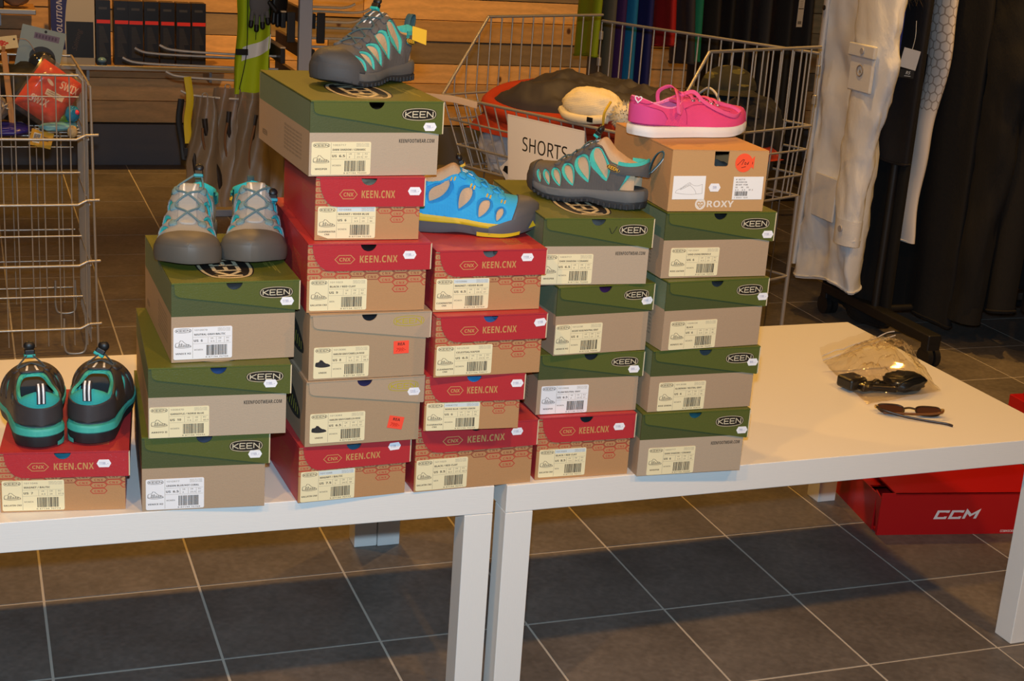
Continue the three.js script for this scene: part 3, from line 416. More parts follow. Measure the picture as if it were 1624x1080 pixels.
// ------------------------------------------------------------------ shoes: a last, panels wrapped on it, soles, laces
function makeLast(o) {
  const L = o.L ?? 0.235, wd = o.wide ?? 1, hg = o.high ?? 1, side = o.side ?? 1;
  const U = (s) => { s = clamp(s, 0, 1); const f = s < 0.1 ? 5 * s * s : s > 0.9 ? 0.85 - 5 * (1 - s) * (1 - s) + 0.05 : s - 0.05; return f / 0.9; };
  const wT = table([0, 0.12, 0.3, 0.45, 0.62, 0.74, 0.86, 1], [0.0295, 0.0315, 0.0315, 0.034, 0.0425, 0.0455, 0.0445, 0.040].map((x) => x * wd));
  const er = (t) => Math.sqrt(Math.max(0, 1 - (1 - Math.min(1, t)) ** 2));
  const hw = (u) => wT(u) * er(u / 0.13) * er((1 - u) / (o.toeRound ?? 0.20));
  const cT = table([0, 0.3, 0.55, 0.8, 1], [0, -0.003, -0.001, 0.006, 0.013]); const cx = (u) => side * cT(u) * wd;
  const bot = (u) => 0.010 * smooth(0.72, 1, u) * (o.spring ?? 1) + 0.002 * (1 - smooth(0, 0.12, u)) + (o.arch ?? 0.005) * Math.exp(-(((u - 0.42) / 0.11) ** 2));
  const bT = table([0, 0.2, 0.45, 0.7, 1], (o.soleT ?? [0.031, 0.029, 0.025, 0.021, 0.023])); const base = (u) => bT(u) + 0.006 * smooth(0.75, 1, u) * (o.spring ?? 1);
  const tT = table(o.topU ?? [0, 0.12, 0.26, 0.38, 0.48, 0.60, 0.72, 0.84, 0.94, 1], (o.topH ?? [0.052, 0.052, 0.057, 0.072, 0.066, 0.053, 0.042, 0.034, 0.027, 0.018]).map((x) => x * hg));
  const P = (s, v) => {
    const u = U(s), a = (1 - Math.min(1, Math.abs(v))) * Math.PI / 2, q = lerp(0.42, 0.92, smooth(0.2, 0.62, u)), p = lerp(0.38, 0.78, smooth(0.25, 0.65, u));
    return V(cx(u) + Math.sign(v) * hw(u) * Math.pow(Math.max(0, Math.cos(a)), p) * (Math.abs(v) < 1e-4 ? 0 : 1), base(u) + tT(u) * Math.pow(Math.max(0, Math.sin(a)), q), (u - 0.5) * L);
  };
  const W = (s, v, d = 0) => {
    const e = 0.004, p = P(s, v), su = P(clamp(s + e, 0, 1), v).sub(P(clamp(s - e, 0, 1), v)), sv = P(s, clamp(v + e * 3, -1, 1)).sub(P(s, clamp(v - e * 3, -1, 1)));
    let n = su.cross(sv).negate(); if (n.lengthSq() < 1e-16) n.set(0, 0, s < 0.5 ? -1 : 1); n.normalize();
    const c = V(cx(U(s)), base(U(s)) + 0.01, (clamp(U(s), 0.15, 0.85) - 0.5) * L); if (n.dot(p.clone().sub(c)) < 0) n.negate();
    return p.addScaledVector(n, d);
  };
  const ring = (off, yf, n = 40) => {            // loop round the sole: +x side heel to toe, then back
    const pts = [], raw = []; for (let i = 0; i <= n; i++) { const s = i / n, u = U(s); raw.push([cx(u) + hw(u), (u - 0.5) * L, u]); } for (let i = n; i >= 0; i--) { const s = i / n, u = U(s); raw.push([cx(u) - hw(u), (u - 0.5) * L, u]); }
    const N = raw.length; for (let i = 0; i < N; i++) { let a = raw[(i + N - 2) % N], b = raw[(i + 2) % N], tx = b[0] - a[0], tz = b[1] - a[1], l = Math.hypot(tx, tz) || 1; pts.push(V(raw[i][0] + tz / l * off, yf(raw[i][2]), raw[i][1] - tx / l * off)); } return pts;
  };
  return { L, U, hw, cx, bot, base, top: tT, W, ring, side };
}
function loftRings(rings, capTop = true, capBot = true) {
  const N = rings[0].length, pos = [], idx = []; rings.forEach((r) => r.forEach((p) => pos.push(p.x, p.y, p.z)));
  for (let j = 0; j < rings.length - 1; j++) for (let i = 0; i < N; i++) { const a = j * N + i, b = j * N + (i + 1) % N, c = a + N, d = b + N; idx.push(a, c, d, a, d, b); }
  const n = N / 2, cap = (r, flip) => { const o = pos.length / 3; r.forEach((p) => pos.push(p.x, p.y, p.z)); for (let i = 0; i < n - 1; i++) { const a = o + i, b = o + i + 1, c = o + N - 1 - i, d = o + N - 2 - i; flip ? idx.push(a, c, d, a, d, b) : idx.push(a, d, c, a, b, d); } };
  if (capTop) cap(rings[rings.length - 1], false); if (capBot) cap(rings[0], true);
  const g = new THREE.BufferGeometry(); g.setAttribute('position', new THREE.Float32BufferAttribute(pos, 3)); g.setIndex(idx); g.computeVertexNormals(); return toCreasedNormals(g, 0.7);
}
const SU = 0.235, SVV = 0.085;                     // panel space: s and v in about metres
function roundPoly(pts, n = 6, closed = true) {     // smooth closed outline through control points [s, v, sharp?]
  const c = new THREE.CatmullRomCurve3(pts.map((p) => V(p[0] * SU, p[1] * SVV, 0)), closed, 'centripetal'); return c.getPoints(pts.length * n).slice(0, closed ? -1 : undefined).map((p) => [p.x / SU, p.y / SVV]);
}
function lens(s0, v0, s1, v1, w, fat = 0.5, n = 14) {  // tear-shaped opening from the top end to the bottom end
  const x0 = s0 * SU, y0 = v0 * SVV, x1 = s1 * SU, y1 = v1 * SVV, dx = x1 - x0, dy = y1 - y0, l = Math.hypot(dx, dy), nx = -dy / l, ny = dx / l, out = [];
  for (const sg of [1, -1]) for (let i = 0; i < n; i++) { const t = sg > 0 ? i / n : 1 - i / n, k = Math.pow(Math.sin(Math.PI * Math.pow(t, fat)), 0.75) * w * sg; out.push([(x0 + dx * t + nx * k) / SU, (y0 + dy * t + ny * k) / SVV]); }
  return out;
}
function panel(last, contour, holes, d0, d1, maxLen = 0.007) {
  const flat = (p) => p.map((q) => new THREE.Vector2(q[0] * SU, q[1] * SVV)); let C = flat(contour), H = holes.map(flat);
  if (THREE.ShapeUtils.isClockWise(C)) C.reverse(); H = H.map((h) => THREE.ShapeUtils.isClockWise(h) ? h : h.reverse());
  let tris = THREE.ShapeUtils.triangulateShape(C, H); const pts = [...C, ...H.flat()].map((p) => [p.x, p.y]);
  for (let it = 0; it < 12; it++) {
    const mid = new Map(), out = []; let any = false;
    const key = (a, b) => a < b ? a * 65536 + b : b * 65536 + a, len = (a, b) => Math.hypot(pts[a][0] - pts[b][0], pts[a][1] - pts[b][1]);
    const M = (a, b) => { const k = key(a, b); if (!mid.has(k)) { pts.push([(pts[a][0] + pts[b][0]) / 2, (pts[a][1] + pts[b][1]) / 2]); mid.set(k, pts.length - 1); } return mid.get(k); };
    for (const t of tris) {
      const [a, b, c] = t, e = [len(a, b) > maxLen, len(b, c) > maxLen, len(c, a) > maxLen]; const n = e.filter(Boolean).length; if (!n) { out.push(t); continue; } any = true;
      if (n === 3) { const x = M(a, b), y = M(b, c), z = M(c, a); out.push([a, x, z], [x, b, y], [z, y, c], [x, y, z]); }
      else { let [p, q, r] = e[0] ? [a, b, c] : e[1] ? [b, c, a] : [c, a, b]; if (n === 2) { while (!(len(p, q) > maxLen && len(q, r) > maxLen)) [p, q, r] = [q, r, p]; const x = M(p, q), y = M(q, r); out.push([p, x, r], [x, y, r], [x, q, y]); } else { const x = M(p, q); out.push([p, x, r], [x, q, r]); } }
    }
    tris = out; if (!any) break;
  }
  const edges = new Map(); for (const t of tris) for (let k = 0; k < 3; k++) { const a = t[k], b = t[(k + 1) % 3], kk = a < b ? a + '_' + b : b + '_' + a; edges.set(kk, edges.has(kk) ? null : [a, b]); }
  const border = new Set(); for (const e of edges.values()) if (e) { border.add(e[0]); border.add(e[1]); }
  const pos = [], idx = [], uv = []; const put = (p, q) => { pos.push(p.x, p.y, p.z); uv.push(q[0] * 14, q[1] * 14); return pos.length / 3 - 1; };
  const tip = (q) => q[0] / SU > 0.9990 || q[0] / SU < 0.0010; const topV = pts.map((q, i) => put(last.W(q[0] / SU, q[1] / SVV, border.has(i) && !tip(q) ? lerp(d0, d1, 0.62) : d1), q));
  for (const t of tris) idx.push(topV[t[0]], topV[t[1]], topV[t[2]]);
  const botV = new Map(), rim = new Map(); for (const i of border) { const q = pts[i]; botV.set(i, put(last.W(q[0] / SU, q[1] / SVV, d0), q)); rim.set(i, topV[i]); }
  for (const e of edges.values()) if (e) { const [a, b] = e; idx.push(rim.get(a), botV.get(a), botV.get(b), rim.get(a), botV.get(b), rim.get(b)); }
  const g = new THREE.BufferGeometry(); g.setAttribute('position', new THREE.Float32BufferAttribute(pos, 3)); g.setAttribute('uv', new THREE.Float32BufferAttribute(uv, 2)); g.setIndex(idx); g.computeVertexNormals();
  pts.forEach((q, i) => { if (tip(q)) { const s = q[0] / SU > 0.5 ? 1 : -1, v = Math.abs(q[1] / SVV), y = s > 0 ? 0.9 * (1 - v) : 0.1, l = Math.hypot(y, 1); g.attributes.normal.setXYZ(topV[i], 0, y / l, s / l); } }); return g;
}
function ribbon(pts, sideDir, width, thick, n = 40, closed = false) {  // flat strap along a curve
  const c = new THREE.CatmullRomCurve3(pts.map(v3), closed, 'centripetal'), P = c.getPoints(n), sd = typeof sideDir === 'function' ? sideDir : () => v3(sideDir);
  const wf = typeof width === 'function' ? width : () => width;
  return gridGeo(8, n, (s, t) => {
    const i = Math.min(n, Math.round(t * n)), p = P[i], tg = c.getTangent(closed ? t % 1 : t), S = sd(t, p).clone().addScaledVector(tg, -sd(t, p).dot(tg)).normalize(), N = S.clone().cross(tg).normalize();
    const a = s * Math.PI * 2 + Math.PI / 4, x = clamp(Math.cos(a) * 1.42, -1, 1) * wf(t) / 2, y = clamp(Math.sin(a) * 1.42, -1, 1) * thick / 2; const q = p.clone().addScaledVector(S, x).addScaledVector(N, y); return [q.x, q.y, q.z];
  }, true);
}
const rubberTex = withRepeat(grainTex, 6, 6);
const M_fab = (c, r = 0.85) => mat(c, r, { bumpMap: weaveTex, bumpScale: 0.0003 });
const M_reflect = mat([240, 242, 246], 0.25), M_black = mat([24, 24, 26], 0.45), M_cord = mat([70, 92, 96], 0.7), M_paper = mat([196, 166, 134], 0.95, { bumpMap: paperBump, bumpScale: 0.0006 });

function soles(g, last, o) {
  const b = last.bot, h = (k) => (u) => lerp(b(u), last.base(u) + 0.002, k), split = o.split ?? 0.42;
  part('outsole', loftRings([last.ring(-0.002, (u) => b(u)), last.ring(0.0015, (u) => b(u) + 0.0015), last.ring(0.0035, (u) => h(split * 0.55)(u)), last.ring(0.0032, h(split))]), o.outsole, g);
  part('midsole', loftRings([last.ring(0.0026, h(split)), last.ring(0.0040, h(split + 0.08)), last.ring(0.0040, h(0.86)), last.ring(0.0024, h(1.0)), last.ring(-0.002, h(1.04))]), o.midsole, g);
  if (o.lugs) { const q = []; for (let k = 0; k < 22; k++) { const s = 0.05 + k * 0.042, u = last.U(s); for (const sg of [1, -1]) q.push(RB(0.006, Math.max(0.004, (last.base(u) - b(u)) * split * 0.7), 0.0045, 0.001, last.cx(u) + sg * (last.hw(u) + 0.0022), b(u) + (last.base(u) - b(u)) * split * 0.36 + 0.001, (u - 0.5) * last.L, 1)); } part('tread_lugs', q, o.outsole, g); }
}
function toeBumper(g, last, m, from = 0.62, high = 0.009) {   // rubber rand that climbs over the toe and runs out along the sole
  const n = 40, rows = [[0.0042, 0], [0.0062, 0.25], [0.0064, 0.75], [0.0048, 1]], ids = []; for (let k = 0; k <= n; k++) if (k / n >= from) ids.push(k); const half = ids.slice(); for (const k of half.slice().reverse()) ids.push(2 * n + 1 - k);
  const R = rows.map(([off, h]) => { const q = last.ring(off, (u) => u); return ids.map((i) => { const p = q[i].clone(), u = p.y, t = smooth(from - 0.05, 0.86, u + 0.03), lo = last.bot(u) + 0.002, hi = lerp(lerp(last.bot(u), last.base(u), 0.55), last.base(u) + high, t); p.y = lerp(lo, hi, h); return p; }); });
  part('toe_bumper', gridGeo(ids.length - 1, 3, (a, b) => { const p = R[Math.round(b * 3)][Math.round(a * (ids.length - 1))]; return [p.x, p.y, p.z]; }), m, g);
}
function toggle(g, pos, rot, capMat, s = 1) {
  const t = new THREE.Group(); t.name = 'cord_lock'; t.position.copy(pos); t.rotation.set(...rot); t.scale.setScalar(s); g.add(t);
  part('barrel', [new THREE.SphereGeometry(0.0085, 16, 12).scale(1, 0.95, 0.7).translate(0, 0.004, 0), RB(0.015, 0.009, 0.010, 0.002, 0, -0.005, 0)], M_black, t);
  part('button', RB(0.0165, 0.0055, 0.0105, 0.0018, 0, -0.0105, 0), capMat, t); return t;
}
function pullLoop(g, last, webMat, o = {}) {
  const top = last.W(0.0, 0.2, 0.002), H = o.h ?? 0.036, y0 = (o.y0 ?? top.y - 0.014), z0 = o.z0 ?? (-last.L / 2 - 0.004), lean = o.lean ?? -0.25;
  const pts = []; for (let k = 0; k <= 14; k++) { const a = -Math.PI / 2 + k / 14 * Math.PI * 2, r = 0.0105 * (0.30 + 0.65 * (Math.sin(a) * 0.5 + 0.5)); pts.push([0, y0 + H * (Math.sin(a) * 0.5 + 0.5), z0 + Math.cos(a) * r + lean * H * (Math.sin(a) * 0.5 + 0.5)]); }
  part('pull_loop', ribbon(pts, [1, 0, 0], o.w ?? 0.011, 0.0018, 44), webMat, g);
  part('reflective_strip', ribbon(pts.slice(7, 14).reverse().map((p) => [p[0], p[1], p[2] - 0.0014]), [1, 0, 0], 0.005, 0.001, 24), M_reflect, g, 'silvery reflective tape');
}
function keenOval(g, last, s, v, c1 = [225, 170, 20]) {
  const at = last.W(s, v, 0.0062), n = last.W(s, v, 0.0136).sub(at).normalize(), q = new THREE.Quaternion().setFromUnitVectors(V(0, 0, 1), n);
  const o = new THREE.Group(); o.name = 'logo_badge'; o.position.copy(at); o.quaternion.copy(q); g.add(o);
  part('badge_plate', new THREE.CylinderGeometry(1, 1, 0.0012, 24).rotateX(Math.PI / 2).scale(0.0115, 0.005, 1), new THREE.MeshStandardMaterial({ color: SR(40, 38, 36), roughness: 0.5 }), o);
  const lw = 0.0007, L = []; const seg = (x0, y0, x1, y1) => L.push(rod([x0, y0, 0.0008], [x1, y1, 0.0008], lw, 5));
  const w = 0.0034, h = 0.0024, sx = [-0.0083, -0.0040, 0.0003, 0.0046]; const flip = (v > 0 ? 1 : 1);
  seg(sx[0], -h, sx[0], h); seg(sx[0], 0, sx[0] + w, h); seg(sx[0], 0, sx[0] + w, -h);
  for (const x of [sx[1], sx[2]]) { seg(x, -h, x, h); seg(x, h, x + w, h); seg(x, 0, x + w * 0.8, 0); seg(x, -h, x + w, -h); }
  seg(sx[3], -h, sx[3], h); seg(sx[3], h, sx[3] + w, -h); seg(sx[3] + w, -h, sx[3] + w, h);
  part('badge_letters', L, mat(c1, 0.5), o);
  part('badge_rim', new THREE.TorusGeometry(1, 0.07, 5, 32).scale(0.0115, 0.005, 0.01), mat(c1, 0.5), o);
}
// strappy water sandal. o: colours and cut
function sandal(o) {
  const g = thing('sandal', o.label, 'shoe', o.pos, o.yaw, o.group);
  const last = makeLast({ L: o.L, side: o.side, wide: o.wide, high: o.high, arch: o.arch, soleT: o.soleT, topH: o.topH });
  if (o.tiltX) g.rotation.x = o.tiltX;
  soles(g, last, o);
  // paper form inside
  if (o.form !== false) part('paper_form', gridGeo(56, 36, (a, b) => { const p = last.W(lerp(0.10, 0.975, a), lerp(-1, 1, b), -0.0035); const lift = o.formLift ? o.formLift * Math.exp(-(((a - 0.25) / 0.16) ** 2)) * (1 - Math.abs(2 * b - 1)) : 0; return [p.x, p.y + lift, p.z]; }), M_paper, g, 'beige paper form filling the shoe');
  part('insole', loftRings([last.ring(-0.003, (u) => last.base(u) + 0.001), last.ring(-0.0045, (u) => last.base(u) + 0.004)]), o.insole ?? mat([60, 62, 66], 0.9), g);
  const c = o.cut;
  const outline = (grow) => {
    const right = c.collar.map(([s, v]) => [s - grow * 0.6, v - grow]), pts = [];
    pts.push([c.front, 0.995], [0.5, 0.995], [c.rear, 0.995]); for (const p of right) pts.push(p);
    const left = right.slice(0, -1).reverse().map(([s, v]) => [s, -v]); for (const p of left) pts.push(p);
    pts.push([c.rear, -0.995], [0.5, -0.995], [c.front, -0.995], [c.front + 0.05, -0.5], [c.front + 0.07, 0], [c.front + 0.05, 0.5]); return roundPoly(pts, 7);
  };
  const holes = (k) => { const H = []; for (const sg of [1, -1]) for (const [s0, v0, s1, v1, w, f] of c.holes) { const e = (1 - k) * 0.10; H.push(lens(lerp(s0, s1, e), sg * lerp(v0, v1, e), lerp(s1, s0, e), sg * lerp(v1, v0, e), w * k, f ?? 0.75)); } return H; };
  part('lining', panel(last, outline(o.liningGrow ?? 0.05), holes(o.edge ?? 0.60), -0.0028, 0.0004), o.lining, g);
  part('upper', panel(last, outline(0), holes(1), 0.0004, 0.0026), o.upper, g);
  const tc = []; for (let k = 0; k <= 12; k++) { const v = -0.995 + 1.99 * k / 12; tc.push([o.cap + 0.085 * (1 - v * v) ** 1.2 * (o.capBow ?? 1), v]); } for (let k = 12; k >= 0; k--) tc.push([1, -0.995 + 1.99 * k / 12]);
  part('toe_cap', panel(last, tc, [], 0.0, 0.0046, 0.005), o.rubber, g);
  toeBumper(g, last, o.rubber, o.bumpFrom ?? 0.62);
  // tongue strip with reflective tape and bungee lacing
  const t0 = c.collar[c.collar.length - 1][0], tg = roundPoly([[t0 - 0.035, -0.10], [t0 - 0.05, 0], [t0 - 0.035, 0.10], [0.55, 0.13], [0.70, 0.12], [0.72, 0], [0.70, -0.12], [0.55, -0.13]], 5);
  part('tongue', panel(last, tg, [], 0.002, 0.0048), o.tongue ?? o.upper, g);
  for (const sg of [-1, 1]) part('reflective_strip', panel(last, [[t0 - 0.02, sg * 0.045 - 0.016], [t0 + 0.10, sg * 0.045 - 0.016], [t0 + 0.10, sg * 0.045 + 0.016], [t0 - 0.02, sg * 0.045 + 0.016]], [], 0.0046, 0.0056), M_reflect, g, 'silvery reflective tape');
  const rows = [...(o.laceRows ?? [0.70, 0.615, 0.53]), t0 + 0.025], lw = o.laceW ?? 0.2, cordR = o.cordR ?? 0.0015, A = [], Bc = [];
  rows.forEach((s, i) => { const sg = i % 2 ? -1 : 1; A.push(last.W(s, sg * lw, 0.0055)); Bc.push(last.W(s, -sg * lw, 0.0055)); if (i < rows.length - 1) { const m = (s + rows[i + 1]) / 2; A.push(last.W(m, 0, 0.0085)); Bc.push(last.W(m, 0, 0.0075)); } });
  const tp = last.W(t0 - 0.01, 0, 0.004).add(o.toggleAt ? v3(o.toggleAt) : V(0, 0.015, 0.004)); A.push(tp.clone().add(V(0.004, -0.006, 0))); Bc.push(tp.clone().add(V(-0.004, -0.006, 0)));
  part('lace', tube(A, cordR, 60, 6), o.cord ?? M_cord, g); part('lace', tube(Bc, cordR, 60, 6), o.cord ?? M_cord, g);
  for (const s of rows) for (const sg of [-1, 1]) part('lace_loop', panel(last, roundPoly([[s - 0.02, sg * (lw - 0.03)], [s + 0.02, sg * (lw - 0.03)], [s + 0.018, sg * (lw + 0.13)], [s - 0.018, sg * (lw + 0.13)]], 4), [], 0.0024, 0.0064), o.loops ?? o.upper, g);
  toggle(g, tp, o.toggleRot ?? [-0.5, 0, 0], o.accent, 0.9);
  // heel strap and pull loop
  if (o.heel === 'strap') {
    const R = last.ring(0.003, (u) => last.base(u) + last.top(u) * 0.80), nn = R.length, path = [];
    const e = o.strapEnd ?? 9; for (let k = e; k >= 0; k--) path.push(R[k]); for (let k = 1; k <= e; k++) path.push(R[nn - k]);
    part('heel_strap', ribbon(path, [0, 1, 0], (t) => 0.014 + 0.012 * Math.exp(-(((t - 0.5) / 0.16) ** 2)), 0.0042, 60), o.strap ?? o.upper, g);
    part('heel_lining', ribbon(path.map((p) => p.clone().multiply(V(0.94, 1, 0.985)).add(V(0, 0.003, 0))), [0, 1, 0], (t) => 0.020 + 0.012 * Math.exp(-(((t - 0.5) / 0.16) ** 2)), 0.002, 60), o.lining, g);
  }
  pullLoop(g, last, o.web ?? mat([50, 84, 92], 0.8), o.loop ?? {});
  for (const sg of o.badges ?? [1]) keenOval(g, last, o.badgeS ?? 0.2, sg * (o.badgeV ?? 0.7));
  if (o.ticks) for (const sg of [1, -1]) for (const s of o.ticks) part('stitch_mark', [0, 0.022].map((k) => panel(last, [[s + k, sg * 0.34], [s + k + 0.009, sg * 0.34], [s + k + 0.002, sg * 0.46], [s + k - 0.007, sg * 0.46]], [], 0.0024, 0.0032)), mat([214, 170, 40], 0.7), g);
  return { g, last };
}
const cutWhisper = { front: 0.80, rear: 0.20, collar: [[0.165, 0.86], [0.165, 0.62], [0.20, 0.46], [0.27, 0.40], [0.34, 0.30], [0.40, 0.16], [0.415, 0]],
  holes: [[0.425, 0.29, 0.300, 0.95, 0.0180, 0.95], [0.550, 0.28, 0.435, 0.95, 0.0118, 0.95], [0.645, 0.30, 0.545, 0.95, 0.0100, 0.95], [0.725, 0.36, 0.640, 0.95, 0.0086, 0.95], [0.790, 0.44, 0.725, 0.95, 0.0070, 0.95]] };
const cutWhisperToe = { ...cutWhisper, front: 0.88, holes: [...cutWhisper.holes, [0.848, 0.50, 0.800, 0.95, 0.0056, 0.95]] };
const TALL = [0.050, 0.050, 0.057, 0.084, 0.076, 0.057, 0.043, 0.034, 0.027, 0.018];
const cutClear = { front: 0.80, rear: 0.14, collar: [[0.115, 0.86], [0.10, 0.55], [0.15, 0.30], [0.24, 0.26], [0.33, 0.22], [0.39, 0.14], [0.405, 0]],
  holes: [[0.345, 0.36, 0.215, 0.94, 0.0210, 0.9], [0.505, 0.40, 0.415, 0.95, 0.0122, 0.9], [0.625, 0.44, 0.55, 0.95, 0.0112, 0.9], [0.715, 0.54, 0.675, 0.95, 0.0085, 0.9]] };
const greyUp = M_fab([92, 90, 90]), tealLin = M_fab([70, 186, 174]), greyRub = mat([66, 66, 68], 0.6, { bumpMap: rubberTex, bumpScale: 0.0002 }), darkSole = mat([44, 46, 50], 0.62), greyMid = mat([96, 95, 94], 0.7);
const ANG = Math.PI / 180;
{ // single sandal at the top of the tallest stack, with its yellow tag
  const { g, last } = sandal({ topH: TALL, bumpFrom: 0.80, label: 'single grey and teal sandal with a yellow tag, on top of the tallest stack', pos: [0.506, 1.0892, 0.418], yaw: -52 * ANG, L: 0.205, side: -1, wide: 0.92, high: 0.96, cut: cutWhisper, cap: 0.745, capBow: 0.9, upper: greyUp, lining: tealLin, rubber: greyRub, outsole: darkSole, midsole: greyMid, accent: mat([40, 178, 172], 0.5), heel: 'strap', lugs: true, split: 0.4, group: 'open sandals with paper forms', formLift: 0.010, loop: { h: 0.040 }, badges: [1] });
  const p = last.W(0.14, 0.42, 0.012);
  part('paper_tag', new THREE.ExtrudeGeometry(new THREE.Shape([[0, 0], [0.024, -0.006], [0.024, -0.030], [0, -0.022]].map((q) => new THREE.Vector2(...q))), { depth: 0.0006, bevelEnabled: false }).rotateY(54 * ANG - 0.1).translate(p.x + 0.004, p.y + 0.010, p.z + 0.016), mat([232, 182, 32], 0.7), g, 'blank yellow paper tag');
}
sandal({ topH: TALL, bumpFrom: 0.84, label: 'single grey and teal sandal pointing away, on the box with a pen tick', pos: [0.880, 0.9047, 0.482], yaw: -134 * ANG, L: 0.212, side: -1, wide: 0.88, high: 0.92, cut: cutWhisperToe, cap: 0.855, capBow: 0.4, upper: M_fab([88, 85, 84]), lining: tealLin, rubber: greyRub, outsole: darkSole, midsole: mat([104, 104, 104], 0.7), accent: mat([40, 178, 172], 0.5), heel: 'strap', lugs: true, split: 0.42, group: 'open sandals with paper forms', formLift: 0.016, loop: { h: 0.040, lean: -0.5 }, badges: [1], badgeV: 0.64, badgeS: 0.255 });
const blueOne = sandal({ label: 'single bright blue sandal with yellow sole line, on the all-red stack', pos: [0.664, 0.8630, 0.512], yaw: 73 * ANG, L: 0.218, side: 1, wide: 0.92, high: 1.0, arch: 0.003, cut: cutClear, cap: 0.765, capBow: 0.6, upper: M_fab([46, 168, 230]), lining: M_fab([34, 136, 200]), rubber: mat([82, 82, 86], 0.6), outsole: mat([78, 78, 82], 0.65), midsole: mat([206, 178, 24], 0.6), accent: mat([225, 172, 30], 0.5), heel: 'strap', strap: M_fab([46, 168, 230]), split: 0.62, group: 'open sandals with paper forms', formLift: 0.02, web: mat([36, 140, 196], 0.8), cord: mat([48, 150, 200], 0.7), loops: M_fab([50, 165, 220]), loop: { h: 0.034 }, badges: [-1], ticks: [0.36, 0.49, 0.60, 0.70], badgeS: 0.13, badgeV: 0.72 });
{ const { g, last } = blueOne, ym = mat([214, 184, 28], 0.6); const q = last.ring(0.0070, (u) => u), mk = (k, dy) => { const i = 81 - k, p = q[i].clone(), u = p.y; p.y = lerp(last.bot(u), last.base(u), 0.5) + dy; return p; };
  const tri = (a, b, c) => { const n = new THREE.BufferGeometry().setFromPoints([a, b, c]); n.setAttribute('uv', new THREE.Float32BufferAttribute([0, 0, 1, 0, 0, 1], 2)); n.computeVertexNormals(); return n; };
  part('toe_arrow', tri(mk(35, -0.002), mk(37, -0.002), mk(36, 0.009)), ym, g, 'yellow triangle on the toe');
  const r0 = last.ring(0.0048, (u) => last.bot(u) + 0.001), r1 = last.ring(0.0066, (u) => lerp(last.bot(u), last.base(u), 0.36)); part('sole_accent', gridGeo(11, 1, (a, b) => { const i = 81 - (22 + Math.round(a * 11)), p = (b ? r1 : r0)[i]; return [p.x, p.y, p.z]; }), ym, g, 'yellow strip low on the sole'); }
{ // pair of pale grey and turquoise sandals, toes to the viewer
  const o = { topH: [0.052, 0.052, 0.058, 0.078, 0.070, 0.053, 0.039, 0.029, 0.021, 0.013], laceRows: [0.70, 0.56], cordR: 0.0018, L: 0.238, wide: 1.02, high: 0.96, cut: cutWhisper, cap: 0.71, capBow: 1.25, upper: M_fab([150, 152, 154]), lining: M_fab([40, 182, 190]), rubber: mat([92, 88, 82], 0.55), outsole: mat([74, 76, 80], 0.65), midsole: mat([126, 126, 124], 0.7), accent: mat([40, 160, 178], 0.5), heel: 'strap', tongue: M_fab([168, 168, 166]), strap: M_fab([48, 176, 184]), cord: mat([96, 124, 132], 0.7), loops: M_fab([110, 140, 148]), group: 'pale sandals with turquoise lining', split: 0.4, loop: { h: 0.03 }, badges: [-1] };
  sandal({ ...o, side: 1, pos: [0.222, 0.8152, 0.430], yaw: -15 * ANG, label: 'pale grey turquoise-lined sandal with its grey cord lock standing up, left of the pair', toggleAt: [0.012, 0.020, -0.02] });
  const b = sandal({ ...o, side: -1, pos: [0.327, 0.8152, 0.426], yaw: -7 * ANG, label: 'pale grey turquoise-lined sandal with crossed cords, right of the pair', toggleAt: [0.026, -0.014, 0.016] });
}
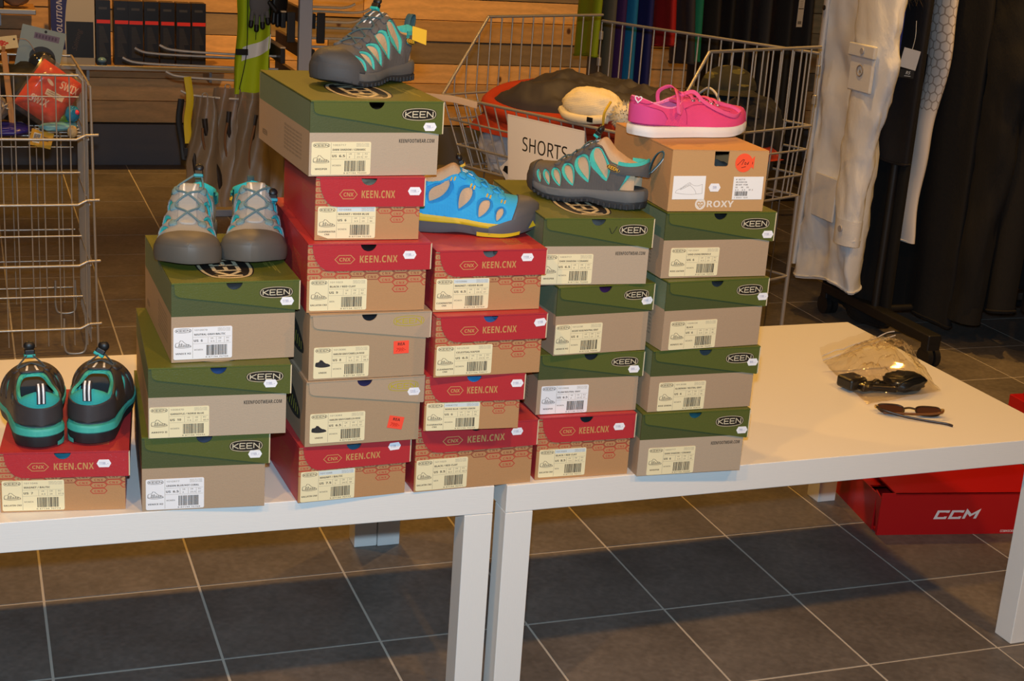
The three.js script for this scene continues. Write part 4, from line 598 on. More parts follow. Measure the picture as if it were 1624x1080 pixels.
// dark closed-heel sandals with teal soles, heels to the viewer
function closedSandal(o) {
  const g = thing('closed_sandal', o.label, 'shoe', o.pos, o.yaw, 'dark sandals with teal soles');
  const last = makeLast({ L: 0.250, side: o.side, wide: 1.04, high: 0.98, arch: 0.002, soleT: [0.030, 0.028, 0.025, 0.022, 0.024], topH: [0.060, 0.060, 0.058, 0.064, 0.064, 0.056, 0.048, 0.040, 0.032, 0.02] });
  const leather = mat([58, 54, 56], 0.55, { bumpMap: rubberTex, bumpScale: 0.0002 }), teal = M_fab([58, 178, 168]), sole = mat([34, 33, 36], 0.6), tealR = mat([62, 172, 160], 0.6);
  const b = last.bot, h = (k) => (u) => lerp(b(u), last.base(u) + 0.002, k);
  part('outsole', loftRings([last.ring(-0.002, (u) => b(u)), last.ring(0.002, (u) => b(u) + 0.002), last.ring(0.0035, h(0.35)), last.ring(0.0032, h(0.62))]), sole, g);
  part('midsole', loftRings([last.ring(0.003, h(0.60)), last.ring(0.0052, h(0.68)), last.ring(0.0052, h(0.92)), last.ring(0.0028, h(1.02)), last.ring(-0.002, h(1.04))]), tealR, g, 'teal band of the sole');
  part('heel_accent', panelOnSole(last, o.side), tealR, g, 'teal corner of the outsole');
  part('insole', loftRings([last.ring(-0.003, (u) => last.base(u) + 0.001), last.ring(-0.0045, (u) => last.base(u) + 0.005)]), mat([74, 76, 80], 0.9), g);
  const collarR = [[0.0, 0.80], [0.05, 0.79], [0.11, 0.72], [0.17, 0.58], [0.23, 0.47], [0.30, 0.34], [0.37, 0.22], [0.42, 0.10], [0.43, 0]];
  const outl = (gr, rr) => { const r = collarR.map(([s, v]) => [Math.max(0, s - (s > 0.1 ? gr * 0.7 : 0)), v - gr * (s < 0.2 ? rr : 1)]); const pts = []; for (let s = 0.82; s > 0.001; s -= 0.0683) pts.push([s, 0.995]); pts.push([0, 0.995]); const seq = [...pts, [0, 0.7], ...roundPoly(r, 5, false)]; const left = [...seq].reverse().map(([s, v]) => [s, -v]).filter(([s, v]) => Math.abs(v) > 1e-4); return [...seq, ...left, [0.86, -0.5], [0.88, 0], [0.86, 0.5]]; };
  const H = (k) => { const q = []; for (const sg of [1, -1]) { q.push(lens(0.255, sg * 0.60, 0.205, sg * 0.86, 0.0085 * k, 0.9)); q.push(lens(0.54, sg * 0.45, 0.47, sg * 0.88, 0.0075 * k)); q.push(lens(0.66, sg * 0.45, 0.60, sg * 0.88, 0.0070 * k)); q.push(lens(0.76, sg * 0.52, 0.71, sg * 0.88, 0.006 * k)); } return q; };
  part('lining', panel(last, outl(0.055, 0.5), H(0.55), -0.0040, 0.0004), teal, g, 'teal inner lining and collar edge');
  part('upper', panel(last, outl(0, 0), H(1), 0.0004, 0.0034), leather, g);
  // padded teal mesh at the back of the collar
  const mesh = M_fab([50, 168, 164]);
  part('heel_padding', gridGeo(40, 10, (a, c) => { const s = lerp(0.15, 0, Math.abs(a * 2 - 1) < 1 ? 1 - Math.abs(a * 2 - 1) : 0), sg = a < 0.5 ? -1 : 1, v = lerp(0.86, 0.50 + 0.10 * Math.abs(a * 2 - 1) ** 2, c), p = last.W(Math.max(0.0005, s), sg * v, 0.0006 + 0.0015 * Math.sin(c * 3.1) - 0.007 * c * c * c); return [p.x, p.y + 0.010 * c * (1 - Math.abs(a * 2 - 1) ** 2), p.z]; }), mesh, g, 'teal knit heel padding');
  const hb = last.W(0.0, 0.4, 0).y; const zB = -last.L / 2;
  part('pull_tab', ribbon([[0, hb - 0.010, zB - 0.004], [0, hb + 0.006, zB - 0.005], [0, hb + 0.016, zB - 0.001], [0, hb + 0.018, zB + 0.004], [0, hb + 0.006, zB + 0.007]], [1, 0, 0], 0.013, 0.002, 24), mat([44, 42, 48], 0.8), g);
  for (const x of [-0.0032, 0.0032]) part('reflective_strip', ribbon([[x, hb - 0.009, zB - 0.0056], [x, hb + 0.006, zB - 0.0066], [x, hb + 0.0165, zB - 0.0026], [x, hb + 0.0198, zB + 0.003]], [1, 0, 0], 0.0026, 0.0008, 20), M_reflect, g, 'silvery reflective tape');
  // tongue, lacing, cord lock
  part('tongue', panel(last, roundPoly([[0.41, -0.16], [0.39, 0], [0.41, 0.16], [0.55, 0.15], [0.70, 0.13], [0.72, 0], [0.70, -0.13], [0.55, -0.15]], 5), [], 0.002, 0.0052), leather, g);
  for (const x of [-0.035, 0.035]) part('reflective_strip', panel(last, [[0.40, x - 0.014], [0.50, x - 0.014], [0.50, x + 0.014], [0.40, x + 0.014]], [], 0.005, 0.0062), M_reflect, g, 'silvery reflective tape');
  const tp = last.W(0.50, 0, 0.005).add(v3(o.toggleAt)), cord = mat([62, 70, 74], 0.7);
  for (const sg of [1, -1]) { const A = []; [0.70, 0.62, 0.54, 0.48].forEach((s, i) => { A.push(last.W(s, (i % 2 ? -1 : 1) * sg * 0.22, 0.006)); if (i < 3) A.push(last.W(s - 0.035, 0, 0.009)); }); A.push(tp.clone().add(V(0, -0.006, 0))); part('lace', tube(A, 0.0014, 56, 6), cord, g); }
  for (const s of [0.70, 0.62, 0.54, 0.48]) for (const sg of [-1, 1]) part('lace_loop', panel(last, roundPoly([[s - 0.02, sg * 0.19], [s + 0.02, sg * 0.19], [s + 0.018, sg * 0.34], [s - 0.018, sg * 0.34]], 4), [], 0.0024, 0.0064), leather, g);
  toggle(g, tp, o.toggleRot, mat([44, 176, 172], 0.5), 1.05);
  return g;
}
function panelOnSole(last, side) {                 // teal wedge at one rear corner of the outsole
  const R0 = last.ring(0.0042, (u) => last.bot(u) + 0.001), R1 = last.ring(0.0046, (u) => lerp(last.bot(u), last.base(u) + 0.002, 0.62)), n = R0.length, ids = []; for (let k = 3; k < 14; k++) ids.push(side > 0 ? k : n - 1 - k);
  return gridGeo(ids.length - 1, 2, (a, b) => { const i = ids[Math.round(a * (ids.length - 1))], p = R0[i].clone().lerp(R1[i], b * (0.35 + 0.65 * smooth(0, 0.5, a))); return [p.x, p.y, p.z]; });
}
closedSandal({ side: -1, pos: [-0.024, 0.5502, 0.452], yaw: 183 * ANG, label: 'dark teal-lined closed sandal, left of the pair seen from the heel', toggleAt: [0.0, 0.022, 0.02], toggleRot: [0.1, 0, 0] });
closedSandal({ side: 1, pos: [0.078, 0.5502, 0.452], yaw: 167 * ANG, label: 'dark teal-lined closed sandal, right of the pair, turned outwards', toggleAt: [0.0, 0.018, 0.02], toggleRot: [0.2, 0, 0.5] });
// ------------------------------------------------------------------ pink canvas sneaker
{
  const g = thing('canvas_sneaker', 'pink canvas sneaker with white rubber sole on the kraft box', 'shoe', [1.070, 1.0172, 0.468], 98 * ANG);
  const last = makeLast({ L: 0.238, side: 1, wide: 0.93, high: 1.0, arch: 0.0, spring: 0.7, toeRound: 0.24, soleT: [0.017, 0.0165, 0.016, 0.0155, 0.0165], topH: [0.052, 0.047, 0.041, 0.046, 0.047, 0.042, 0.035, 0.030, 0.026, 0.020] });
  const pink = mat([224, 70, 128], 0.9, { bumpMap: withRepeat(weaveTex, 2, 2), bumpScale: 0.0004 }), pink2 = mat([214, 72, 140], 0.85), white = mat([226, 222, 220], 0.6);
  part('sole', loftRings([last.ring(-0.002, (u) => last.bot(u)), last.ring(0.003, (u) => last.bot(u) + 0.0015), last.ring(0.0045, (u) => lerp(last.bot(u), last.base(u), 0.5)), last.ring(0.004, (u) => last.base(u) + 0.001), last.ring(0.0025, (u) => last.base(u) + 0.003), last.ring(-0.004, (u) => last.base(u) + 0.0035)]), white, g, 'white rubber sole');
  part('insole', loftRings([last.ring(-0.003, (u) => last.base(u) + 0.001), last.ring(-0.0045, (u) => last.base(u) + 0.005)]), mat([180, 60, 110], 0.9), g);
  const collar = [[0.0, 0.26], [0.06, 0.30], [0.14, 0.50], [0.22, 0.58], [0.30, 0.50], [0.36, 0.30], [0.40, 0.16]];
  const seq = []; for (let s = 1; s > 0.001; s -= 0.0714) seq.push([s, 0.995]); seq.push([0, 0.995], [0, 0.6], ...roundPoly(collar, 6, false), [0.46, 0.13], [0.60, 0.11], [0.655, 0.09], [0.665, 0]);
  const left = [...seq].reverse().map(([s, v]) => [s, -v]).filter(([, v]) => Math.abs(v) > 1e-4);
  part('upper', panel(last, [...seq, ...left], [], -0.0008, 0.0016, 0.006), pink, g);
  part('lining', panel(last, [...seq, ...left], [], -0.0036, -0.001, 0.009), mat([236, 120, 170], 0.95), g);
  part('collar_fray', tube([...roundPoly(collar, 3, false).reverse().map(([s, v]) => last.W(s, v, 0.0005)), ...roundPoly(collar, 3, false).slice(1).map(([s, v]) => last.W(s, -v, 0.0005))], 0.0017, 90, 6), mat([240, 140, 185], 1), g, 'frayed pale collar edge');
  const heelP = [[0, 0.995], [0.10, 0.995], [0.22, 0.995], [0.24, 0.92], [0.20, 0.78], [0.12, 0.70], [0, 0.66]];
  for (const sg of [1, -1]) part('heel_patch', panel(last, [[0, 0.995], [0.10, 0.995], ...roundPoly(heelP.slice(2), 5, false)].map(([s, v]) => [s, v * sg]), [], 0.0014, 0.0028), pink2, g);
  for (const sg of [1, -1]) part('heel_tab', panel(last, [[0, 0.27], [0.05, 0.29], [0.115, 0.44], [0.13, 0.52], [0.10, 0.60], [0, 0.56]].map(([s, v]) => [s, v * sg]), [], 0.0014, 0.0026), pink, g);
  for (const sg of [1, -1]) part('eyestay', panel(last, roundPoly([[0.36, 0.30], [0.42, 0.16], [0.60, 0.12], [0.68, 0.14], [0.76, 0.36], [0.74, 0.48], [0.66, 0.46], [0.55, 0.42], [0.46, 0.46], [0.37, 0.62], [0.34, 0.55]].map(([s, v]) => [s, v * sg]), 5), [], 0.0014, 0.0030), pink, g);
  for (const sg of [1, -1]) { const st = mat([176, 44, 96], 0.9), line = (p) => part('stitching', tube(p.map(([a, v, d]) => last.W(a, v * sg, d ?? 0.0031)), 0.0006, 50, 5), st, g); line([[0.37, 0.60], [0.385, 0.80, 0.0018], [0.39, 0.97, 0.0018]]); line([[0.37, 0.60], [0.46, 0.44], [0.55, 0.40], [0.66, 0.44], [0.735, 0.46]]); line([[0.02, 0.665, 0.003], [0.12, 0.70, 0.003], [0.20, 0.78, 0.003], [0.238, 0.93, 0.003]]); line([[0.03, 0.58, 0.0028], [0.10, 0.61, 0.0028], [0.135, 0.52, 0.0028]]); line([[0.90, 0.92, 0.0028], [0.92, 0.5, 0.0028], [0.93, 0.0, 0.0028]]); }
  part('toe_patch', panel(last, (() => { const t = []; for (let k = 0; k <= 12; k++) { const v = -0.99 + 1.98 * k / 12; t.push([0.90 + 0.03 * (1 - v * v), v]); } for (let k = 12; k >= 0; k--) t.push([1, -0.99 + 1.98 * k / 12]); return t; })(), [], 0.0012, 0.0026, 0.005), pink2, g);
  part('tongue', panel(last, roundPoly([[0.36, -0.14], [0.34, 0], [0.36, 0.14], [0.5, 0.12], [0.64, 0.10], [0.66, 0], [0.64, -0.10], [0.5, -0.12]], 5), [], -0.003, 0.001), pink2, g);
  const steel = mat([200, 200, 204], 0.3, { metalness: 0.9 });
  for (const sg of [1, -1]) for (const s of [0.45, 0.505, 0.60, 0.65]) { const a = last.W(s, sg * 0.27, 0.0036), n = last.W(s, sg * 0.27, 0.0136).sub(a).normalize(); part('eyelet', new THREE.TorusGeometry(0.0030, 0.0013, 6, 16).applyQuaternion(new THREE.Quaternion().setFromUnitVectors(V(0, 0, 1), n)).translate(a.x, a.y, a.z), steel, g, 'steel eyelet'); }
  const lace = mat([226, 84, 140], 0.85), bar = (pts, w = 0.0062) => part('lace', ribbon(pts, (t, p) => V(0.25, 0.3, 1), w, 0.0016, 30), lace, g);
  for (const s of [0.45, 0.505, 0.60, 0.65]) bar([last.W(s, -0.27, 0.004), last.W(s, -0.12, 0.007), last.W(s, 0.12, 0.007), last.W(s, 0.27, 0.004)]);
  const k0 = last.W(0.41, 0, 0.007);   // bow
  part('lace_bow', [ribbon([k0, k0.clone().add(V(-0.012, 0.010, -0.020)), k0.clone().add(V(-0.034, 0.000, -0.030)), k0.clone().add(V(-0.042, -0.026, -0.030)), k0.clone().add(V(-0.026, -0.014, -0.014)), k0], (t) => V(0.2, 0.5, -0.8), 0.0065, 0.0016, 50), ribbon([k0, k0.clone().add(V(0.014, 0.012, -0.014)), k0.clone().add(V(0.032, 0.0, -0.026)), k0.clone().add(V(0.036, -0.022, -0.018)), k0.clone().add(V(0.018, -0.008, -0.004)), k0], (t) => V(0.2, 0.5, -0.8), 0.0065, 0.0016, 50), new THREE.SphereGeometry(0.0065, 14, 10).scale(1.2, 0.8, 1).translate(k0.x, k0.y, k0.z)], lace, g);
  part('lace_end', ribbon([k0, k0.clone().add(V(-0.012, 0.006, 0.016)), last.W(0.52, -0.34, 0.006), last.W(0.64, -0.55, 0.006), last.W(0.76, -0.64, 0.005), last.W(0.82, -0.52, 0.005), last.W(0.80, -0.34, 0.005), last.W(0.72, -0.22, 0.006), last.W(0.65, -0.2, 0.006)], (t, p) => V(0.2, 0.8, 0.5), 0.0066, 0.0016, 70), lace, g);
  // heart on the heel, side tab
  const hp = last.W(0.055, -0.44, 0.0034), hn = last.W(0.055, -0.44, 0.0134).sub(hp).normalize(), hs = new THREE.Shape(); hs.moveTo(0, -0.008); hs.bezierCurveTo(-0.004, -0.003, -0.0095, 0.0, -0.0075, 0.005); hs.bezierCurveTo(-0.005, 0.008, -0.001, 0.006, 0, 0.003); hs.bezierCurveTo(0.001, 0.006, 0.005, 0.008, 0.0075, 0.005); hs.bezierCurveTo(0.0095, 0.0, 0.004, -0.003, 0, -0.008);
  const hh = new THREE.Path(); hh.moveTo(0, -0.0052); hh.bezierCurveTo(-0.003, -0.001, -0.0068, 0.0005, -0.0058, 0.004); hh.bezierCurveTo(-0.004, 0.006, -0.001, 0.004, 0, 0.0012); hh.bezierCurveTo(0.001, 0.004, 0.004, 0.006, 0.0058, 0.004); hh.bezierCurveTo(0.0068, 0.0005, 0.003, -0.001, 0, -0.0052); hs.holes.push(hh);
  const hq = new THREE.Quaternion().setFromRotationMatrix(new THREE.Matrix4().lookAt(hn, V(0, 0, 0), V(0, 1, 0)));
  part('heart_emblem', new THREE.ExtrudeGeometry(hs, { depth: 0.0008, bevelEnabled: false }).scale(0.85, 0.85, 1).applyQuaternion(hq).translate(hp.x, hp.y, hp.z), mat([240, 236, 238], 0.7), g, 'white stitched heart emblem');
  const tb = last.W(0.565, -0.40, 0.0036); part('side_tab', panel(last, [[0.535, -0.37], [0.60, -0.35], [0.60, -0.42], [0.535, -0.44]], [], 0.003, 0.0052), mat([200, 40, 96], 0.8), g);
}
// ------------------------------------------------------------------ clear bag, clips and sunglasses on the right table
{
  const M = phys([250, 246, 240], 0.07, { transmission: 1, thickness: 0, ior: 1.5, specularIntensity: 1 });
  const A = V(1.615, 0.468, 0.150), B = V(1.815, 0.506, 0.115), Cc = V(1.792, 0.458, 0.330), D = V(1.585, 0.4535, 0.372);
  const surf = (a, b, top) => {
    const p = A.clone().lerp(B, a).lerp(D.clone().lerp(Cc, a), b), belly = Math.pow(Math.sin(Math.PI * clamp(b * 1.05, 0, 1)), 0.7) * Math.pow(Math.sin(Math.PI * a), 0.6);
    const cr = fbm(a * 5 + 3, b * 5, 2.2, 4) * 0.030 + Math.abs(fbm(a * 9, b * 7 + 4, 5, 4)) * 0.034;
    p.y = Math.max(0.4512, p.y + (top ? belly * 0.052 + cr * (0.25 + belly) : -0.030 * belly * (1 - b) - 0.012 * belly));
    if (!top) p.y = Math.max(0.4508, Math.min(p.y, 0.456 + (1 - b) * 0.03)); p.x += fbm(a * 4, b * 4, 8, 2) * 0.010; return [p.x, p.y, p.z];
  };
  const g = thing('plastic_bag', 'clear zip plastic bag holding black clips on the right table', 'bag'); g.position.set(0, 0, 0);
  part('bag_film', [gridGeo(90, 80, (a, b) => surf(a, b, true)), gridGeo(20, 20, (a, b) => surf(a, b, false))], M, g);
  const flapT = gridGeo(40, 6, (a, b) => { const p = A.clone().lerp(B, a); return [p.x - 0.004 * b, p.y + b * 0.030 + fbm(a * 6, b, 1, 3) * 0.008, p.z - 0.016 * b + fbm(a * 5, b, 9, 2) * 0.012]; });
  part('bag_lip', flapT, M, g);
  const zip = phys([238, 238, 240], 0.2, { transmission: 0.6, thickness: 0 });
  for (const k of [0.12, 0.42]) part('zip_seal', tube(Array.from({ length: 12 }, (_, i) => { const a = i / 11, p = A.clone().lerp(B, a); return [p.x, p.y + k * 0.03 + fbm(a * 6, k, 1, 3) * 0.008 + 0.001, p.z - 0.016 * k + fbm(a * 5, k, 9, 2) * 0.012 + 0.001]; }), 0.0014, 40, 5), zip, g);
  const c = thing('plastic_clip', 'black plastic clip mount lying inside the clear bag', 'clip', [1.672, 0.4515, 0.300], 0.22), K = mat([22, 22, 22], 0.35);
  part('clamp_head', [RB(0.048, 0.026, 0.046, 0.007, -0.056, 0.016, -0.040), RB(0.030, 0.016, 0.024, 0.005, -0.046, 0.013, -0.012)], K, c);
  part('arm', [rod([-0.046, 0.012, -0.014], [0.012, 0.012, 0.022], 0.008, 10), rod([-0.036, 0.013, -0.026], [0.03, 0.013, -0.006], 0.006, 10), new THREE.SphereGeometry(0.011, 14, 10).translate(-0.008, 0.0125, -0.016)], K, c);
  part('buckle', blob(0.046, 0.017, 0.034, 0.14, 3, 4, 30, 20, 0.75).translate(0.046, 0.0205, 0.010), K, c);
  part('strap', ribbon([[0.004, 0.02, 0.03], [0.04, 0.034, 0.036], [0.078, 0.026, 0.020], [0.082, 0.020, -0.010], [0.05, 0.030, -0.018], [0.018, 0.028, 0.0]], [0.1, 0.8, 0.5], 0.013, 0.0022, 50), K, c);
}
{
  const yaw = -20 * ANG, g = thing('sunglasses', 'brown sunglasses folded on the right table in front of the bag', 'sunglasses', [1.643, 0.45, 0.434], yaw), F = mat([40, 22, 14], 0.38);
  const lensM = phys([92, 58, 40], 0.08, { transmission: 0.35, thickness: 0 });
  const lensPts = (s) => { const q = []; for (let k = 0; k < 22; k++) { const a = k / 22 * Math.PI * 2, x = Math.cos(a), y = Math.sin(a); q.push([s * 0.0375 + Math.sign(x) * Math.pow(Math.abs(x), 0.75) * 0.0255, 0.0185 + Math.sign(y) * Math.pow(Math.abs(y), 0.8) * (y > 0 ? 0.0135 : 0.0155), -0.006 * (s * x > 0 ? x * x : 0) - 0.0]); } return q; };
  for (const s of [-1, 1]) {
    const P3 = lensPts(s), tilt = (p) => [p[0], 0.003 + p[1] * 0.42, p[2] - p[1] * 0.70 + 0.012];
    part('rim', tube(P3.map(tilt), 0.0019, 66, 7, true), F, g);
    const sh = new THREE.Shape(P3.map((p) => new THREE.Vector2(p[0], p[1]))), lg = new THREE.ExtrudeGeometry(sh, { depth: 0.0016, bevelEnabled: false }), pp = lg.attributes.position; for (let i = 0; i < pp.count; i++) { const t = tilt([pp.getX(i), pp.getY(i), pp.getZ(i) - 0.001]); pp.setXYZ(i, ...t); } lg.computeVertexNormals();
    part('lens', lg, lensM, g, 'brown tinted lens');
    part('hinge', RB(0.007, 0.006, 0.006, 0.001, s * 0.0665, 0.0125, -0.004), mat([196, 160, 90], 0.35, { metalness: 0.7 }), g);
  }
  part('bridge', tube([[-0.013, 0.0120, -0.003], [0, 0.0135, -0.005], [0.013, 0.0120, -0.003]], 0.002, 14, 7), F, g);
  part('temple_arm', ribbon([[-0.0675, 0.0125, -0.004], [-0.060, 0.012, 0.010], [-0.02, 0.006, 0.026], [0.03, 0.0035, 0.040], [0.062, 0.0035, 0.050], [0.072, 0.0025, 0.056]], [0, 1, 0], 0.0042, 0.003, 40), F, g);
  part('temple_arm', ribbon([[0.0675, 0.0125, -0.004], [0.062, 0.013, 0.010], [0.03, 0.0095, 0.016], [-0.02, 0.0075, 0.016], [-0.055, 0.006, 0.012]], [0, 1, 0], 0.004, 0.003, 40), mat([112, 66, 30], 0.4), g);
}
// ------------------------------------------------------------------ red cartons on the floor at the right
{
  const red = mat([188, 22, 26], 0.35), yaw = -10 * ANG, w = 0.45, h = 0.106, d = 0.33;
  const g = thing('carton', 'glossy red carton with white lettering on the floor under the right table', 'box', [1.875 + w / 2 * Math.cos(yaw) - d / 2 * Math.sin(yaw), 0, 0.073 - w / 2 * Math.sin(yaw) - d / 2 * Math.cos(yaw)], yaw);
  const fm = new THREE.MeshStandardMaterial({ roughness: 0.35, map: canvasTex(1024, 242, (c, W, H) => {
    c.fillStyle = '#bc161a'; c.fillRect(0, 0, W, H); c.fillStyle = '#efe4e2'; c.save(); c.translate(W * 0.31, H * 0.52); c.transform(1, 0, -0.28, 0.72, 0, 0); c.lineWidth = 17; c.strokeStyle = '#efe4e2'; c.lineJoin = 'miter';
    for (const x of [0, 84]) { c.beginPath(); c.moveTo(x + 70, -16); c.lineTo(x + 70, -27); c.lineTo(x + 14, -27); c.lineTo(x + 14, 27); c.lineTo(x + 70, 27); c.lineTo(x + 70, 14); c.stroke(); }
    c.beginPath(); c.moveTo(180, 34); c.lineTo(180, -28); c.lineTo(212, 6); c.lineTo(246, -28); c.lineTo(246, 34); c.stroke(); c.restore();
    c.fillStyle = '#efe4e2'; squeeze(c, 'CCMHOCKEY.COM', W * 0.70, H * 0.93, 20, 130);
  }) });
  const fr = BX(w, h, 0.004, 0, h / 2, d / 2 - 0.002); part('front_wall', uvRect(fr, -w / 2, 0, w, h), fm, g);
  for (const s of [-1, 1]) part('side_wall', BX(0.004, h - 0.012, d - 0.04, s * (w / 2 - 0.002), (h - 0.012) / 2, -0.012), red, g);
  part('corner_tab', new THREE.ExtrudeGeometry(new THREE.Shape([[0, 0], [0.030, h - 0.004], [-0.005, h - 0.014]].map((p) => new THREE.Vector2(...p))), { depth: 0.003, bevelEnabled: false }).rotateY(Math.PI / 2).translate(-w / 2 - 0.001, 0, d / 2 - 0.004), red, g);
  part('back_wall', BX(w, h, 0.004, 0, h / 2, -d / 2 + 0.002), red, g); part('bottom', BX(w - 0.008, 0.004, d - 0.008, 0, 0.002, 0), red, g);
  part('lid', [BX(w - 0.034, 0.004, d, 0.017, h - 0.002, 0)], red, g);
  part('lid_tongue', BX(0.045, 0.004, d - 0.09, -w / 2 + 0.024, h - 0.016, -0.04), red, g);
  part('cream_slip', BX(0.012, 0.003, 0.09, -w / 2 + 0.012, h - 0.008, -0.05), mat([224, 208, 180], 0.8), g, 'cream paper edge');
  const emb = new THREE.MeshStandardMaterial({ roughness: 0.4, color: SR(232, 214, 205) });
  part('lid_print', [rod([0.02, h + 0.0006, -0.02], [0.10, h + 0.0006, -0.035], 0.004, 5), rod([0.02, h + 0.0006, -0.02], [0.05, h + 0.0006, -0.09], 0.004, 5)].map((q) => q.scale(1, 0.2, 1).translate(0, h * 0.8, 0)), emb, g, 'pale printed stroke on the lid');
  const g2 = thing('carton', 'red carton stack on the floor cut off by the right edge', 'box', [2.85, 0, -0.275], -2 * ANG);
  part('lower_carton', RB(0.42, 0.09, 0.34, 0.003, 0, 0.045, 0), red, g2); part('upper_lid', RB(0.428, 0.035, 0.348, 0.003, 0, 0.1075, 0), red, g2); part('lid_edge', RB(0.40, 0.02, 0.30, 0.003, 0.02, 0.135, -0.01), red, g2);
}
// ------------------------------------------------------------------ wire dump bin with the SHORTS card
const steelM = mat([186, 182, 176], 0.32, { metalness: 0.5 }), steelD = mat([120, 118, 116], 0.4, { metalness: 0.8 });
const CT = -65.67 * ANG, cartPos = [1.312 + 0.45 * Math.cos(CT) - 0.36 * Math.sin(CT), 0, -1.712 - 0.45 * Math.sin(CT) - 0.36 * Math.cos(CT)];
const cl = (x, y, d) => V(x - 0.45, y, -(d - 0.36));          // local: along the front, up, depth
const cartWorld = (x, y, d) => { const p = cl(x, y, d).applyAxisAngle(V(0, 1, 0), CT); return [p.x + cartPos[0], p.y, p.z + cartPos[2]]; };
{
  const g = thing('wire_bin', 'chromed wire bargain bin with raised back behind the right-hand stacks', 'wire bin', cartPos, CT);
  const W = 0.90, D = 0.72, yb = 0.54, yf = 0.76, yt = 1.0, iL = 0.06, iR = 0.01, iF = 0.05, iB = 0.01, r = 0.0027, R = 0.0048;
  const prof = (d) => d < 0.18 ? lerp(yf, yt, d / 0.18) : yt;
  const inx = (y) => clamp((yf - y) / (yf - yb), 0, 1);
  const wire = (a, b, rr = r, m = steelM) => part('wire', rod(a, b, rr, 6), m, g);
  const front = new THREE.Group(); const n = 19;
  for (let k = 0; k <= n; k++) { const x = W * k / n, xb = lerp(iL, W - iR, k / n); wire(cl(xb, yb, iF), cl(x, yf, 0)); wire(cl(xb, yb, D - iB), cl(x, yf, D)); wire(cl(x, yf, D), cl(x, yt - 0.02, D)); }
  for (let k = 1; k < 15; k++) { const d = D * k / 15, db = lerp(iF, D - iB, k / 15); for (const s of [0, 1]) { wire(cl(s ? W - iR : iL, yb, db), cl(s * W, yf, d)); wire(cl(s * W, yf, d), cl(s * W, prof(d), d)); } }
  const rim = (pts, rr = R) => part('rim_bar', polyTube(pts, rr, 8), steelM, g);
  rim([cl(0, yf, 0), cl(W, yf, 0)]); rim([cl(0, yf, 0), cl(0, yt, 0.18), cl(0, yt, D)]); rim([cl(W, yf, 0), cl(W, yt, 0.18), cl(W, yt, D)]); rim([cl(0, yt - 0.02, D), cl(W, yt - 0.02, D)]);
  for (const y of [yf, 0.686, 0.606, yb]) { const i = inx(y), q = [cl(i * iL, y, i * iF), cl(W - i * iR, y, i * iF), cl(W - i * iR, y, D - i * iB), cl(i * iL, y, D - i * iB)]; for (let k = 0; k < 4; k++) { if (y === yf && k === 0) continue; rim([q[k], q[(k + 1) % 4]], y === yf || y === yb ? 0.004 : 0.0036); } }
  for (let k = 1; k < 12; k++) wire(cl(lerp(iL, W - iR, k / 12), yb, iF), cl(lerp(iL, W - iR, k / 12), yb, D - iB), 0.002);
  for (let k = 1; k < 8; k++) wire(cl(iL, yb, lerp(iF, D - iB, k / 8)), cl(W - iR, yb, lerp(iF, D - iB, k / 8)), 0.002);
  // stand below
  for (const [x, d] of [[iL, iF], [W - iR, iF], [iL, D - iB], [W - iR, D - iB]]) part('leg', [rod(cl(x, 0, d), cl(x, yb, d), 0.007, 8), rod(cl(x, 0.004, d), cl(x, 0.012, d), 0.014, 10)], steelM, g);
  for (let k = 1; k < 7; k++) { const d = lerp(iF, D - iB, k / 7); for (const x of [iL, W - iR]) wire(cl(x, 0.04, d), cl(x, yb, d), 0.0024, steelD); }
  for (let k = 1; k < 9; k++) wire(cl(lerp(iL, W - iR, k / 9), 0.04, D - iB), cl(lerp(iL, W - iR, k / 9), yb, D - iB), 0.0024, steelD);
  for (const y of [0.04, 0.28]) { const q = [cl(iL, y, iF), cl(W - iR, y, iF), cl(W - iR, y, D - iB), cl(iL, y, D - iB)]; for (let k = 0; k < 4; k++) if (y < 0.1 || k !== 0) rim([q[k], q[(k + 1) % 4]], 0.004); }
  for (const s of [0, W]) for (const y of [0.93, 0.84]) part('hinge_clip', RB(0.012, 0.03, 0.012, 0.003, s - 0.45, y, -(D - 0.36)), steelM, g);
  const strip = part('price_rail', ribbon([cl(-0.145, 0.742, -0.012), cl(-0.05, 0.748, -0.012), cl(0.06, 0.755, -0.010), cl(0.17, 0.752, -0.008)], [0, 1, 0], 0.020, 0.0015, 20), mat([246, 220, 194], 0.7), g, 'pale paper strip sticking out from the rim');
  // the card sign (hangs on the bin: a thing of its own)
  const sg = thing('card_sign', 'white card sign reading SHORTS hung on the wire bin', 'sign', cartWorld(0.47, 0.65, -0.012), CT);
  const sm = new THREE.MeshStandardMaterial({ roughness: 0.6, side: THREE.DoubleSide, map: canvasTex(768, 480, (c, w, h) => { c.fillStyle = '#f6f4f4'; c.fillRect(0, 0, w, h); c.strokeStyle = '#dcd8d4'; c.lineWidth = 3; c.strokeRect(10, 10, w - 20, h - 20); c.fillStyle = '#1c1b1b'; squeeze(c, 'SHORTS', w * 0.50, h * 0.40, 140, w * 0.60, '', 'center'); }) });
  part('card', gridGeo(16, 10, (a, b) => { const x = lerp(-0.158, 0.162, a), y = lerp(-0.098, 0.098, b); return [x + 0.02 * (1 - b), y, 0.012 * Math.sin(a * 3) * (1 - b) + 0.002]; }), sm, sg);
}
